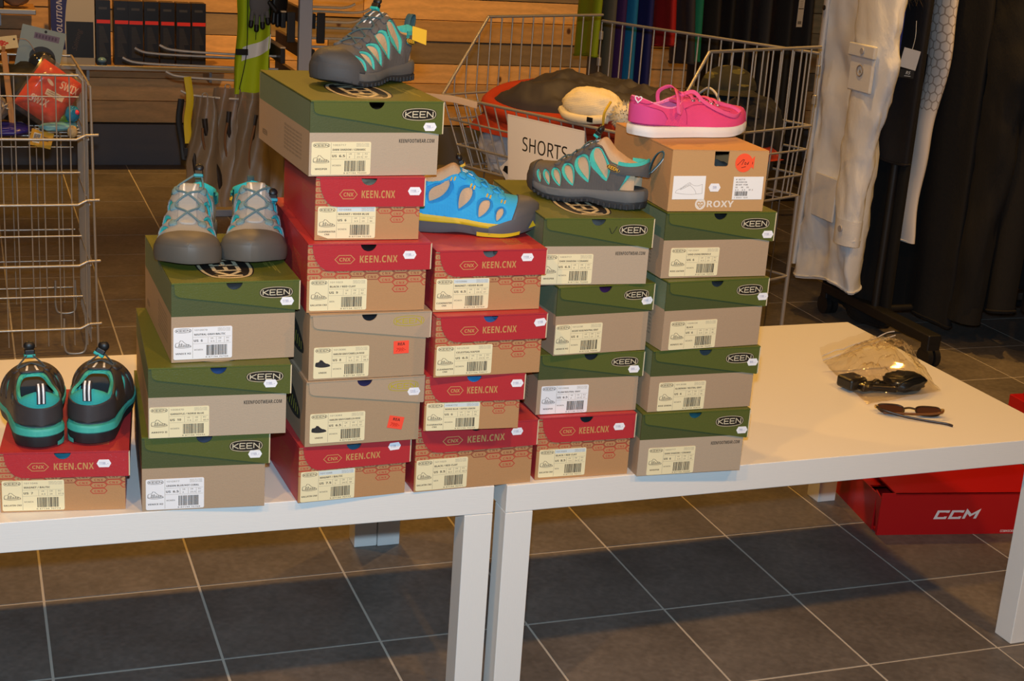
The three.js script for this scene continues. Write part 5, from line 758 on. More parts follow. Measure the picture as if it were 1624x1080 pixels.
// goods in the bin
{
  const at = (x, y, d, turn = 0) => [cartWorld(x, y, d), CT + turn];
  const put = (name, label, cat, x, y, d, turn, group) => { const [p, t] = at(x, y, d, turn); return thing(name, label, cat, p, t, group); };
  const grey = mat([58, 56, 62], 0.6, { bumpMap: grainTex, bumpScale: 0.001 }), rust = mat([178, 56, 26], 0.6);
  const j = put('padded_jacket', 'dark grey padded jacket with rust-orange lining heaped in the bin', 'jacket', 0.47, 0.705, 0.34, 0);
  const hump = (a, b, off, w, d) => { const x = lerp(-w, w, a), z = lerp(-d, d, b), e = Math.pow(Math.max(0, 1 - Math.pow(Math.abs(2 * a - 1), 4)), 0.5) * Math.pow(Math.max(0, 1 - Math.pow(Math.abs(2 * b - 1), 4)), 0.5); return [x, e * (0.105 + 0.03 * Math.sin(a * 7 + 1) * (1 - b)) + off + fbm(a * 5, b * 5, 3, 4) * 0.075 * e + Math.abs(Math.sin(b * 16 + a * 4 + fbm(a * 6, b * 3, 1, 2) * 5)) * 0.012 * e - 0.02 * (1 - e), z + 0.02 * Math.sin(a * 9)]; };
  part('shell', gridGeo(70, 40, (a, b) => hump(a, b, 0.022, 0.40, 0.24)), grey, j);
  part('lining', gridGeo(60, 30, (a, b) => { const p = hump(a, b, -0.03, 0.425, 0.275); return [p[0], p[1] * 0.86, p[2]]; }), rust, j, 'rust-orange quilted lining');
  part('hem_roll', tube([[-0.42, 0.075, -0.08], [-0.43, 0.06, 0.10], [-0.36, 0.035, 0.24], [-0.2, 0.020, 0.275], [0.0, 0.034, 0.268], [0.2, 0.048, 0.268], [0.36, 0.040, 0.25], [0.42, 0.03, 0.15]], 0.027, 70, 10), rust, j);
  const b = put('knit_beanie', 'cream knit beanie with pompom lying on the bin rim', 'hat', 0.60, 0.765, 0.07, 0), cream = mat([240, 230, 202], 0.95, { bumpMap: withRepeat(weaveTex, 3, 3), bumpScale: 0.001 });
  part('cap', blob(0.105, 0.052, 0.066, 0.10, 2, 3, 40, 24, 1.0).translate(-0.02, 0.044, 0), cream, b);
  part('brim', tube([[-0.115, 0.02, 0.03], [-0.06, 0.012, 0.064], [0.02, 0.012, 0.066], [0.075, 0.02, 0.04]], 0.013, 30, 8), cream, b);
  part('brand_tab', RB(0.022, 0.014, 0.003, 0.001, 0.04, 0.016, 0.076), M_black, b);
  { const pm = []; reseed(31); for (let k = 0; k < 260; k++) { const a = rnd(0, 6.283), c = rnd(-1, 1), s = Math.sqrt(1 - c * c), dv = V(s * Math.cos(a), c, s * Math.sin(a)); const co = new THREE.ConeGeometry(0.0042, 0.020, 4).translate(0, 0.036, 0).applyQuaternion(new THREE.Quaternion().setFromUnitVectors(V(0, 1, 0), dv)); pm.push(co); } pm.push(new THREE.SphereGeometry(0.036, 16, 12)); part('pompom', join(pm).translate(0.115, 0.036, 0.01), cream, b); }
  part('yellow_yarn', tube([[0.07, 0.005, 0.05], [0.078, 0.04, 0.058], [0.074, 0.07, 0.03]], 0.004, 16, 6), mat([222, 190, 60], 0.9), b);
  const lumps = [
    ['folded_shorts', 'grey and white bagged shorts behind the left front wires of the bin', [182, 180, 184], 0.17, 0.62, 0.12, 0.085, 0.06, 0.06],
    ['folded_shorts', 'dark red shorts at the left inner corner of the bin', [120, 26, 28], 0.10, 0.63, 0.20, 0.06, 0.10, 0.07],
    ['folded_shorts', 'black shorts stuffed under the rust-orange jacket lining', [26, 26, 30], 0.38, 0.65, 0.15, 0.14, 0.08, 0.08],
    ['folded_shorts', 'white and blue shorts low behind the left front wires', [206, 208, 214], 0.20, 0.563, 0.13, 0.09, 0.035, 0.06],
    ['folded_shorts', 'teal sliver of shorts below the white ones in the bin', [40, 130, 150], 0.26, 0.555, 0.12, 0.04, 0.022, 0.04],
    ['folded_shorts', 'dark olive clothing behind the beanie pompom', [58, 56, 26], 0.80, 0.76, 0.16, 0.06, 0.055, 0.06],
    ['folded_shorts', 'black clothing heaped at the right of the bin', [24, 24, 28], 0.78, 0.70, 0.48, 0.10, 0.15, 0.2],
    ['folded_shorts', 'dark patterned shorts under the pink sneaker in the bin', [48, 34, 40], 0.70, 0.63, 0.16, 0.15, 0.09, 0.09],
    ['folded_shorts', 'rust-red clothing seen through the right wires of the bin', [176, 56, 28], 0.82, 0.72, 0.26, 0.06, 0.035, 0.09],
    ['folded_shorts', 'bright pink shorts at the far right bottom of the bin', [222, 30, 100], 0.80, 0.60, 0.56, 0.04, 0.075, 0.05],
    ['folded_shorts', 'pale beige sock-like clothing beside the pink shorts', [206, 190, 176], 0.80, 0.572, 0.50, 0.035, 0.04, 0.04],
    ['folded_shorts', 'charcoal clothing filling the back of the bin', [46, 46, 52], 0.40, 0.62, 0.52, 0.3, 0.09, 0.14],
  ];
  lumps.forEach(([nm, lb, c, x, y, d, rx, ry, rz], i) => { const o = put(nm, lb, 'shorts', x, y, d, 0, 'clothes heaped in the wire bin'); part('fabric', blob(rx, ry, rz, 0.22, 2.2, i * 5.3 + 2, 40, 26, 0.8), mat(c, 0.85), o); part('waistband', tube(Array.from({ length: 14 }, (_, k) => { const a = k / 14 * Math.PI * 2; return [Math.cos(a) * rx * 0.8, ry * 0.62 + Math.sin(a * 2) * ry * 0.1, Math.sin(a) * rz * 0.8]; }), Math.min(0.006, ry * 0.15), 40, 6, true), mat(c.map((v) => v * 0.8), 0.9), o); });
  const cap = put('patterned_cap', 'dark cap with olive camouflage patches at the back of the bin', 'hat', 0.72, 0.86, 0.52, 0.4), capM = new THREE.MeshStandardMaterial({ roughness: 0.9, map: canvasTex(128, 128, (c, w, h) => { reseed(9); c.fillStyle = '#23241d'; c.fillRect(0, 0, w, h); for (let k = 0; k < 26; k++) { c.fillStyle = ['#4a4a26', '#16160f', '#6b6334', '#30321f'][k % 4]; c.beginPath(); c.ellipse(rnd(0, w), rnd(0, h), rnd(6, 20), rnd(4, 10), rnd(0, 3), 0, 7); c.fill(); } }) });
  part('crown', new THREE.SphereGeometry(0.085, 28, 16, 0, Math.PI * 2, 0, Math.PI / 2).scale(1, 0.8, 1.1), capM, cap); part('brim', gridGeo(20, 6, (a, b2) => { const t = lerp(-1.1, 1.1, a), r = lerp(0.08, 0.15, b2); return [Math.sin(t) * r * 0.9, -0.01 * b2 + 0.004, Math.cos(t) * r]; }), mat([30, 30, 26], 0.9), cap);
  const tg = put('hang_tag', 'white diamond hang tag dangling below the bin front', 'tag', 0.285, 0.567, 0.03, 0);
  part('tag_card', [BX(0.052, 0.052, 0.001).rotateZ(0.75)], mat([226, 224, 224], 0.6), tg); part('tag_print', plate([[-0.022, -0.004], [0.0, -0.012], [0.024, 0.002], [0.010, 0.014], [-0.014, 0.012]], 0.0006, 0.0006), M_black, tg);
  const cord = thing('drawstring', 'pale drawstring hanging out of the dark clothing in the bin', 'cord', cartWorld(0.80, 0.82, 0.40), CT); part('cord', tube([[-0.08, 0.03, 0.02], [-0.02, 0.055, 0.05], [0.04, 0.035, 0.08], [0.08, -0.03, 0.10]], 0.004, 30, 6), mat([210, 210, 220], 0.9), cord);
}
// ------------------------------------------------------------------ tall wire bin at the left with packets
{
  const x0 = -0.42, x1 = 0.205, z0 = -2.0, z1 = -1.55, cx = (x0 + x1) / 2, cz = (z0 + z1) / 2;
  const g = thing('wire_bin', 'tall chromed wire bin of stacked tiers at the left edge', 'wire bin', [cx, 0, cz]);
  const L = (x, y, z) => V(x - cx, y, z - cz), r = 0.0021, W = (a, b, rr = r) => part('wire', rod(a, b, rr, 6), steelM, g), bar = (p, rr) => part('rim_bar', polyTube(p, rr, 8), steelM, g);
  const n = 17; for (let k = 0; k <= n; k++) { const x = lerp(x0, x1, k / n); W(L(x, 0.03, z1), L(x, 0.82, z1)); if (k % 2 === 0) W(L(x, 0.03, z0), L(x, 0.818, z0)); }
  for (let k = 1; k < 16; k++) { const z = lerp(z0, z1, k / 16); W(L(x1 + 0.012, 0.03, z), L(x1 + 0.012, 0.80, z), 0.0017); if (k % 2) W(L(x0, 0.03, z), L(x0, 0.818, z)); }
  for (const y of [0.82]) bar([L(x0, y, z1), L(x1 - 0.012, y, z1), L(x1, y - 0.015, z1), L(x1, 0.64, z1)], 0.0042);
  bar([L(x0, 0.818, z0), L(x1, 0.818, z0)], 0.004); bar([L(x1, 0.818, z0), L(x1 + 0.014, 0.80, z1 - 0.06), L(x1 + 0.018, 0.79, z1)], 0.0036); bar([L(x0, 0.818, z0), L(x0, 0.818, z1)], 0.004);
  for (const y of [0.64, 0.452, 0.272, 0.082]) { bar([L(x0, y, z1 + 0.004), L(x1 - 0.02, y, z1 + 0.004), L(x1 + 0.005, y + 0.012, z1 + 0.002), L(x1 + 0.04, y + 0.013, z1)], 0.0042); bar([L(x0, y, z0), L(x1, y, z0)], 0.003); bar([L(x1 + 0.012, y, z0), L(x1 + 0.012, y, z1)], 0.003); }
  for (const y of [0.545, 0.36, 0.18, 0.76]) { bar([L(x0, y, z1), L(x1 - 0.012, y, z1)], y > 0.7 ? 0.002 : 0.0028); bar([L(x0, y - 0.01, z0), L(x1, y - 0.01, z0)], 0.0022); }
  for (let k = 1; k < 10; k++) W(L(lerp(x0, x1, k / 10), 0.64, z0), L(lerp(x0, x1, k / 10), 0.64, z1)); for (let k = 1; k < 8; k++) W(L(x0, 0.64, lerp(z0, z1, k / 8)), L(x1, 0.64, lerp(z0, z1, k / 8)));
  for (const z of [z0 + 0.02, z1 - 0.01]) for (const x of [x1 - 0.035, x0 + 0.05]) part('foot_loop', tube([[x - 0.03, 0.11, z], [x - 0.03, 0.02, z], [x - 0.022, 0.0045, z], [x + 0.022, 0.0045, z], [x + 0.03, 0.02, z], [x + 0.03, 0.11, z]].map(([a, b, c]) => L(a, b, c)), 0.0035, 40, 8), steelM, g);
  part('corner_post', rod(L(x1 + 0.03, 0.0, z1), L(x1 + 0.02, 0.79, z1), 0.004, 8), steelM, g);
}
{
  const grp = 'packets in the left wire bin';
  const film = phys([250, 240, 232], 0.15, { transmission: 0.95, thickness: 0 });
  // orange folded cloth packet with white lettering
  const om = new THREE.MeshStandardMaterial({ roughness: 0.6, side: THREE.DoubleSide, map: canvasTex(384, 384, (c, w, h) => { c.fillStyle = '#d8401e'; c.fillRect(0, 0, w, h); c.fillStyle = '#f4e2d2'; c.save(); c.translate(w * 0.36, h * 0.70); c.rotate(-0.15); squeeze(c, 'SWIX', 0, 0, 78, 150, 'bold', 'center'); c.restore(); c.save(); c.translate(w * 0.72, h * 0.20); c.rotate(-0.15); squeeze(c, 'SWIX', 0, 0, 78, 150, 'bold', 'center'); c.restore(); c.fillStyle = '#f0e4c8'; c.save(); c.translate(w * 0.56, h * 0.46); c.rotate(-0.12); c.fillRect(-75, -22, 150, 44); c.fillStyle = '#a89a84'; c.fillRect(-65, -12, 120, 5); c.fillRect(-65, 2, 100, 5); c.restore(); c.fillStyle = '#f0e0c8'; c.beginPath(); c.ellipse(w * 0.34, h * 0.30, 34, 13, 0.3, 0, 7); c.fill(); }) });
  const o = thing('cloth_packet', 'orange-red folded cloth packet with white lettering in the left wire bin', 'packet', [0.118, 0.757, -1.615], 0.12, grp);
  const og = gridGeo(24, 24, (a, b) => { const x = (a - 0.5) * 0.135, y = (b - 0.5) * 0.150, e = (1 - (2 * a - 1) ** 6) * (1 - (2 * b - 1) ** 6); return [x, y, 0.026 * e + fbm(a * 3, b * 3, 2, 3) * 0.012]; }).rotateZ(-0.62);
  part('cloth_front', og, om, o); part('cloth_back', gridGeo(10, 10, (a, b) => [(a - 0.5) * 0.135, (b - 0.5) * 0.150, -0.012 * (1 - (2 * a - 1) ** 6) * (1 - (2 * b - 1) ** 6)]).rotateZ(-0.62), mat([206, 56, 26], 0.7), o);
  part('plastic_sleeve', gridGeo(14, 14, (a, b) => [(a - 0.5) * 0.150, (b - 0.5) * 0.175, 0.030 + fbm(a * 4, b * 4, 7, 3) * 0.014 - 0.02 * ((2 * a - 1) ** 6 + (2 * b - 1) ** 6)]).rotateZ(-0.62), film, o);
  const yc = thing('price_card', 'yellow card with barcode hanging below the orange packet', 'card', [0.092, 0.632, -1.60], 0.05, grp);
  part('card', uvRect(BX(0.062, 0.046, 0.001), -0.031, -0.023, 0.062, 0.046).rotateZ(-0.25), new THREE.MeshStandardMaterial({ roughness: 0.6, map: canvasTex(160, 120, (c, w, h) => { c.fillStyle = '#e6a81c'; c.fillRect(0, 0, w, h); c.fillStyle = '#f2ecdc'; c.fillRect(22, 22, 50, 74); barcode(c, 26, 30, 42, 56, 12); c.fillStyle = '#5a3410'; c.fillRect(92, 40, 50, 8); c.fillRect(92, 62, 40, 8); }) }), yc); part('hook_eye', new THREE.TorusGeometry(0.006, 0.0015, 6, 16).translate(0, 0.028, 0), steelM, yc);
  const bc = thing('blister_card', 'grey-green blister card leaning out of the left wire bin', 'packet', [0.105, 0.855, -1.80], 0.1, grp);
  part('card', uvRect(BX(0.125, 0.13, 0.0012), -0.0625, -0.065, 0.125, 0.13).rotateZ(-0.22), new THREE.MeshStandardMaterial({ roughness: 0.35, map: canvasTex(192, 192, (c, w, h) => { c.fillStyle = '#86979a'; c.fillRect(0, 0, w, h); c.fillStyle = '#6a5f78'; c.fillRect(58, 22, 110, 26); c.fillStyle = '#4d4058'; for (let k = 0; k < 7; k++) c.fillRect(64 + k * 14, 28, 8, 14); c.fillStyle = '#141618'; c.beginPath(); c.arc(104, 12, 6, 0, 7); c.fill(); c.fillStyle = '#2a2f34'; c.beginPath(); c.ellipse(110, 120, 56, 44, 0, 0, 7); c.fill(); }) }), bc);
  part('blister', new THREE.SphereGeometry(0.035, 24, 14, 0, Math.PI * 2, 0, Math.PI / 2).rotateX(Math.PI / 2).scale(1.1, 0.8, 0.5).translate(0.005, -0.03, 0.001), phys([60, 64, 70], 0.1, { transmission: 0.5, thickness: 0 }), bc);
  const st = thing('wooden_stick', 'flat tan wooden stick standing in the left wire bin', 'stick', [0.018, 0.645, -1.60], 0, grp); part('blade', RB(0.016, 0.23, 0.005, 0.0022, 0, 0.115, 0).rotateZ(0.08), mat([186, 132, 76], 0.7), st); part('tip', RB(0.010, 0.02, 0.004, 0.0018, -0.019, 0.235, 0), mat([150, 98, 52], 0.7), st);
  const ht = thing('paper_tag', 'cream paper price tag with red handwriting at the left edge', 'tag', [0.008, 0.878, -1.78], 0, grp); part('tag_card', uvRect(BX(0.07, 0.036, 0.0008), -0.035, -0.018, 0.07, 0.036).rotateZ(0.14), new THREE.MeshStandardMaterial({ roughness: 0.7, map: canvasTex(160, 84, (c, w, h) => { c.fillStyle = '#d8c796'; c.fillRect(0, 0, w, h); c.strokeStyle = '#c43a26'; c.lineWidth = 6; c.font = 'bold 44px sans-serif'; c.strokeText('99:-', 24, 58); c.fillStyle = '#3a3128'; c.beginPath(); c.arc(140, 26, 7, 0, 7); c.fill(); }) }), ht); part('string', tube([[0.028, 0.012, 0], [0.06, 0.008, -0.01], [0.085, -0.03, -0.02]], 0.001, 14, 5), mat([170, 130, 100], 0.9), ht);
  const pk = [
    ['plastic_packet', 'shiny dark blue plastic packet at the bottom of the left bin', [36, 34, 130], -0.01, 0.660, -1.60, 0.075, 0.018, 0.05],
    ['plastic_packet', 'lime green packet under the orange packet', [120, 170, 40], 0.155, 0.690, -1.64, 0.04, 0.022, 0.03],
    ['plastic_packet', 'light blue packet below the lime green one', [110, 176, 200], 0.14, 0.668, -1.60, 0.055, 0.013, 0.03],
    ['plastic_packet', 'round blue and red pin packet at the right wires of the left bin', [40, 130, 176], 0.178, 0.705, -1.60, 0.020, 0.022, 0.016],
    ['plastic_packet', 'black lump of straps behind the orange packet', [20, 20, 22], 0.07, 0.735, -1.80, 0.12, 0.085, 0.09],
    ['plastic_packet', 'brown bagged goods at the left rear of the left bin', [96, 70, 52], -0.10, 0.78, -1.80, 0.12, 0.10, 0.09],
    ['plastic_packet', 'grey metal buckles in a bag at the left edge of the bin', [150, 140, 130], -0.03, 0.715, -1.61, 0.055, 0.035, 0.03],
    ['plastic_packet', 'small cream ball low at the right of the left bin', [200, 176, 130], 0.176, 0.657, -1.58, 0.016, 0.016, 0.014],
  ];
  pk.forEach(([nm, lb, c, x, y, z, rx, ry, rz], i) => { const p = thing(nm, lb, 'packet', [x, y, z], 0.2 * i, grp); part('filling', blob(rx, ry, rz, 0.16, 2.6, 7 + i * 3.1, 30, 20, 0.85), mat(c, i < 4 ? 0.3 : 0.6), p); if (i === 3) part('red_print', blob(rx * 0.5, ry * 0.4, rz * 0.9, 0.05, 2, 3, 16, 10).translate(0.006, 0.004, 0.006), mat([220, 60, 90], 0.4), p); if (i === 6) part('buckle_rings', [0, 1, 2, 3].map((k) => new THREE.TorusGeometry(0.010, 0.0025, 6, 16).rotateX(k).translate(-0.03 + k * 0.02, 0.02 - k * 0.008, 0.032)), steelM, p); });
}
// ------------------------------------------------------------------ wall shelf with cartons
{
  const z = -4.42, wd = mat([150, 112, 72], 0.6), al = mat([150, 150, 152], 0.4, { metalness: 0.5 });
  const s = thing('wall_shelf', 'wooden wall shelf with a grey front edge at the upper left', 'shelf', [0.42, 0.50, -4.28]); part('shelf_board', BX(1.36, 0.018, 0.28, 0, 0, 0), wd, s); part('front_edge', RB(1.36, 0.022, 0.012, 0.003, 0, 0, 0.146), al, s);
  for (const x of [-0.55, 0.0, 0.55]) part('bracket', [BX(0.012, 0.06, 0.2, x, -0.039, -0.03)], al, s);
  const s2 = thing('wall_shelf', 'short higher wall shelf cut by the upper left corner', 'shelf', [-0.25, 0.735, -4.28]); part('shelf_board', BX(0.9, 0.018, 0.28), wd, s2); part('front_edge', RB(0.9, 0.022, 0.012, 0.003, 0, 0, 0.146), al, s2); part('bracket', BX(0.012, 0.06, 0.2, 0.3, -0.039, -0.03), al, s2);
  const db = thing('dark_carton', 'dark and beige goods on the short higher shelf', 'box', [0.03, 0.7445, -4.27]); part('carton', RB(0.20, 0.16, 0.2, 0.006, -0.06, 0.08, 0), mat([30, 26, 26], 0.5), db); part('cloth', blob(0.06, 0.05, 0.06, 0.1, 2, 3).translate(0.09, 0.056, 0.05), mat([150, 130, 110], 0.9), db);
  const b = thing('tall_carton', 'blue, white and black carton with vertical lettering on the wall shelf', 'box', [0.355, 0.509, -4.25]);
  const bm = new THREE.MeshStandardMaterial({ roughness: 0.45, map: canvasTex(256, 448, (c, w, h) => { c.fillStyle = '#b4b2b0'; c.fillRect(0, 0, w, h); c.fillStyle = '#101012'; c.fillRect(88, 190, 160, 214); c.fillStyle = '#24246e'; c.beginPath(); c.moveTo(0, 0); c.lineTo(108, 0); c.quadraticCurveTo(70, 180, 84, h * 0.80); c.lineTo(20, h * 0.80); c.lineTo(0, h * 0.5); c.fill(); c.fillStyle = '#b8b8d8'; c.save(); c.translate(50, h * 0.42); c.rotate(-Math.PI / 2); squeeze(c, 'EVOLUTION', 0, 0, 46, 250, 'bold italic', 'center'); c.restore(); c.fillStyle = '#4a3a32'; c.save(); c.translate(150, 300); c.rotate(-1.3); squeeze(c, 'Salming', 0, 0, 40, 130, 'italic', 'center'); c.restore(); c.fillStyle = '#98958f'; c.fillRect(88, 404, 168, 44); }) });
  part('carton_front', uvRect(BX(0.186, 0.33, 0.004, 0, 0.165, 0.098), -0.093, 0, 0.186, 0.33), bm, b); part('carton_body', RB(0.186, 0.33, 0.19, 0.003, 0, 0.165, 0), mat([120, 118, 122], 0.5), b);
  const tm = new THREE.MeshStandardMaterial({ roughness: 0.35, map: canvasTex(96, 384, (c, w, h) => { c.fillStyle = '#131216'; c.fillRect(0, 0, w, h); c.fillStyle = '#d8321e'; c.fillRect(6, h * 0.30, w - 8, 22); c.fillStyle = '#46423f'; for (let k = 0; k < 22; k++) c.fillRect(20, h * 0.40 + k * 8.4, 30 + (k * 37) % 34, 3); c.fillStyle = '#3c3c40'; c.fillRect(20, 40, 54, 14); }) }), tb = mat([18, 17, 20], 0.35);
  const words = ['first', 'second', 'third', 'fourth', 'fifth', 'sixth', 'seventh'];
  for (let k = 0; k < 7; k++) { const w = 0.064, t = thing('slim_carton', words[k] + ' slim black carton with red stripe right of the blue carton', 'box', [0.487 + k * 0.0705 + (k === 1 ? 0.008 : 0), 0.509, -4.22 + (k % 3) * 0.006], 0, 'black red-striped cartons on the wall shelf'); part('carton_front', uvRect(BX(w, 0.285, 0.003, 0, 0.1425, 0.041), -w / 2, 0, w, 0.285), tm, t); part('carton_body', RB(w, 0.285, 0.08, 0.003, 0, 0.1425, 0), tb, t); }
  const cup = thing('shiny_ornament', 'pale blue shiny round ornament standing before the black cartons', 'ornament', [0.478, 0.509, -4.155]); part('dome', new THREE.SphereGeometry(0.020, 20, 12).scale(1, 0.7, 1).translate(0, 0.022, 0), phys([110, 150, 190], 0.15, {}), cup); part('base_ring', new THREE.CylinderGeometry(0.019, 0.021, 0.01, 20).translate(0, 0.005, 0), mat([40, 60, 90], 0.4), cup);
}
// ------------------------------------------------------------------ hook stand in the middle background
{
  const g = thing('hook_stand', 'grey steel display stand with hooks both ways behind the tallest stack', 'display stand', [1.07, 0, -3.0]), gr = mat([176, 176, 184], 0.5), dk = mat([36, 34, 34], 0.35), tan = mat([238, 210, 170], 0.5), chrome = mat([212, 210, 208], 0.35, { metalness: 0.25 });
  const L = (x, y, z) => V(x - 1.07, y, z + 3.0);
  part('upright', RB(0.048, 1.5, 0.03, 0.003, 0, 0.75, 0.35), gr, g); part('upright', RB(0.048, 1.5, 0.03, 0.003, -0.06, 0.75, -0.35), gr, g);
  part('base_foot', RB(0.60, 0.03, 0.06, 0.004, 0, 0.015, 0.35), gr, g); part('base_foot', RB(0.60, 0.03, 0.06, 0.004, -0.06, 0.015, -0.35), gr, g);
  for (const y of [0.40, 0.52, 0.63, 0.75, 0.88, 1.0]) { part('cross_bar', [RB(0.018, 0.055, 0.66, 0.003, -0.075, y, 0)], dk, g); part('bar_cap', RB(0.02, 0.006, 0.66, 0.002, -0.075, y + 0.031, 0), tan, g); part('cross_bar', RB(0.018, 0.055, 0.66, 0.003, 0.035, y, 0), dk, g); }
  for (const y of [0.86, 0.62, 0.38]) for (const x of [-0.055, 0.055]) part('bracket', RB(0.03, 0.11, 0.012, 0.003, x, y, 0.366), dk, g, 'dark glossy bracket plate');
  const hook = (pts, m, r = 0.0045) => part('hook', tube(pts.map((p) => L(...p)), r, 30, 7), m, g);
  for (const [xl, y, z] of [[0.566, 0.752, -2.75], [0.439, 0.700, -2.78], [0.50, 0.715, -2.95], [0.582, 0.664, -2.70], [0.63, 0.602, -2.66]]) hook([[xl - 0.005, y + 0.018, z], [xl + 0.02, y + 0.006, z], [xl + 0.06, y, z], [0.8, y - 0.008, z], [1.0, y - 0.012, z]], chrome);
  let k = 0; for (const [xr, y, z] of [[1.31, 0.965, -2.7], [1.28, 0.925, -2.75], [1.35, 0.905, -2.8], [1.30, 0.875, -2.72], [1.40, 0.845, -2.8], [1.44, 0.80, -2.85], [1.30, 0.785, -2.7]]) { hook([[1.09, y, z], [1.2, y, z], [xr - 0.05, y, z], [xr - 0.02, y + 0.006, z], [xr, y + 0.016, z]], k === 6 ? chrome : tan, 0.005); k++; }
  for (const y of [0.56, 0.47]) hook([[1.0, y, -2.72], [0.95, y, -2.72], [0.90, y + 0.004, -2.72]], tan, 0.005);
  // high-visibility vest on the stand
  const vest = thing('safety_vest', 'bright yellow high-visibility vest hanging on the hook stand', 'vest', [0.885, 0.61, -2.68]), neon = mat([178, 206, 10], 0.75), tape = mat([236, 240, 244], 0.18), blk = mat([22, 22, 24], 0.8);
  const vs = (a, b, o = 0) => { const t = a * Math.PI * 2, y = b * 0.50, w = lerp(0.064, 0.052, b); return [Math.cos(t) * w * (1 + o) + 0.01 * Math.sin(b * 5) - 0.012 * Math.exp(-(((b - 0.25) / 0.2) ** 2)), y, Math.sin(t) * 0.028 * (1 + o) + 0.007 * Math.sin(t * 5 + b * 4)]; };
  part('vest_body', gridGeo(48, 26, (a, b) => vs(a, b), true), neon, vest);
  part('reflective_band', gridGeo(40, 4, (a, b) => { const p = vs(lerp(0.02, 0.36, a), lerp(0.24, 0.34, b) + 0.10 * (1 - a) , 0.05); return p; }), tape, vest, 'bright silver reflective band');
  part('strap_patch', RB(0.045, 0.022, 0.004, 0.001, -0.045, 0.155, 0.034).rotateZ(-0.0), blk, vest); part('edge_piping', tube([[-0.03, 0.50, 0.034], [-0.026, 0.3, 0.036], [-0.03, 0.14, 0.037], [-0.052, 0.02, 0.030]], 0.0018, 30, 5), blk, vest); part('edge_piping', tube([[0.004, 0.44, 0.036], [0.006, 0.3, 0.037], [0.004, 0.2, 0.037]], 0.0012, 20, 5), blk, vest);
  const v2 = thing('safety_vest', 'second yellow-green vest half hidden deeper on the stand', 'vest', [0.955, 0.58, -3.0]); part('vest_body', gridGeo(36, 20, (a, b) => { const t = a * Math.PI * 2; return [Math.cos(t) * 0.05, b * 0.5, Math.sin(t) * 0.13 + 0.01 * Math.sin(t * 6 + b * 5)]; }, true), mat([136, 160, 16], 0.8), v2); part('reflective_band', gridGeo(36, 3, (a, b) => { const t = a * Math.PI * 2; return [Math.cos(t) * 0.053, 0.22 + b * 0.045, Math.sin(t) * 0.135]; }, true), tape, v2);
  // glove over the vest: palm and separate fingers
  const gl = thing('work_glove', 'black and grey glove hanging fingers-down over the yellow vest', 'glove', [0.90, 0.86, -2.635]); const gG = mat([96, 96, 100], 0.7);
  part('palm', blob(0.038, 0.05, 0.014, 0.04, 2, 3, 26, 18, 0.8).translate(0, 0.085, 0), gG, gl);
  [[-0.026, 0.048, -0.10], [-0.009, 0.062, -0.03], [0.009, 0.052, 0.04], [0.026, 0.036, 0.12]].forEach(([x, l, a]) => { const f = part('finger', new THREE.CapsuleGeometry(0.0085, l, 6, 10).translate(0, -l / 2, 0).rotateZ(a).translate(x, 0.052, 0.002), gG, gl); part('finger_tip', new THREE.CapsuleGeometry(0.0092, 0.014, 6, 10).translate(0, -l + 0.004, 0.001).rotateZ(a).translate(x, 0.052, 0.002), M_black, f); });
  part('thumb', new THREE.CapsuleGeometry(0.0095, 0.035, 6, 10).translate(0, -0.018, 0).rotateZ(0.7).translate(0.034, 0.085, 0.006), M_black, gl); part('cuff', new THREE.CylinderGeometry(0.034, 0.036, 0.05, 20).scale(1, 1, 0.5).translate(0, 0.15, 0), M_black, gl);
  const gl2 = thing('work_glove', 'all-black glove hanging right of the grey-backed glove', 'glove', [0.985, 0.87, -2.70], 0.5); part('palm', blob(0.036, 0.05, 0.014, 0.04, 2, 8, 26, 18, 0.8).translate(0, 0.075, 0), M_black, gl2); [[-0.024, 0.04, -0.1], [-0.008, 0.05, 0], [0.009, 0.045, 0.06], [0.024, 0.03, 0.14]].forEach(([x, l, a]) => part('finger', new THREE.CapsuleGeometry(0.0088, l, 6, 10).translate(0, -l / 2, 0).rotateZ(a).translate(x, 0.04, 0), M_black, gl2)); part('cuff', new THREE.CylinderGeometry(0.034, 0.036, 0.05, 20).scale(1, 1, 0.5).translate(0, 0.14, 0), M_black, gl2);
  // clear bags of dark straps on the lowest hook
  const film = phys([190, 172, 148], 0.38, { transmission: 0.60, thickness: 0, ior: 1.45 });
  [[0.71, 0.06, 0.40], [0.795, 0.075, 0.43], [0.88, 0.07, 0.42], [0.965, 0.065, 0.44]].forEach(([x, w, h], i) => {
    const t = thing('clear_bag', ['leftmost', 'second', 'third', 'rightmost'][i] + ' clear bag of dark straps hanging on the low hook of the stand', 'bag', [x, 0.20, -2.655 - 0.02 * (i % 2)], 0, 'clear bags hanging on the low hook');
    const bag = (a, b, k) => { const q = a * Math.PI * 2, ww = w * lerp(1.25, 0.62, Math.pow(b, 1.4)) * k, dd = lerp(0.05, 0.014, b) * k; return [Math.cos(q) * ww + 0.016 * fbm(b * 4 + i * 3, a * 3, 1, 3), b * h, Math.sin(q) * dd + 0.010 * Math.sin(q * 4 + b * 6 + i)]; };
    part('bag_film', gridGeo(40, 26, (a, b) => bag(a, b, 1), true), film, t);
    part('strap_coil', [0, 1, 2, 3].map((m) => tube(Array.from({ length: 9 }, (_, n) => { const b = n / 8; return [(m - 1.5) * w * 0.46 * lerp(1.2, 0.5, b) + 0.010 * Math.sin(b * 7 + m * 2 + i), 0.012 + b * h * (0.78 - 0.08 * (m % 2)), 0.014 * Math.sin(m * 2.1 + b * 4)]; }), 0.011 + 0.003 * (m % 2), 26, 7)), mat([40, 34, 32], 0.5), t, 'dark straps inside the bag');
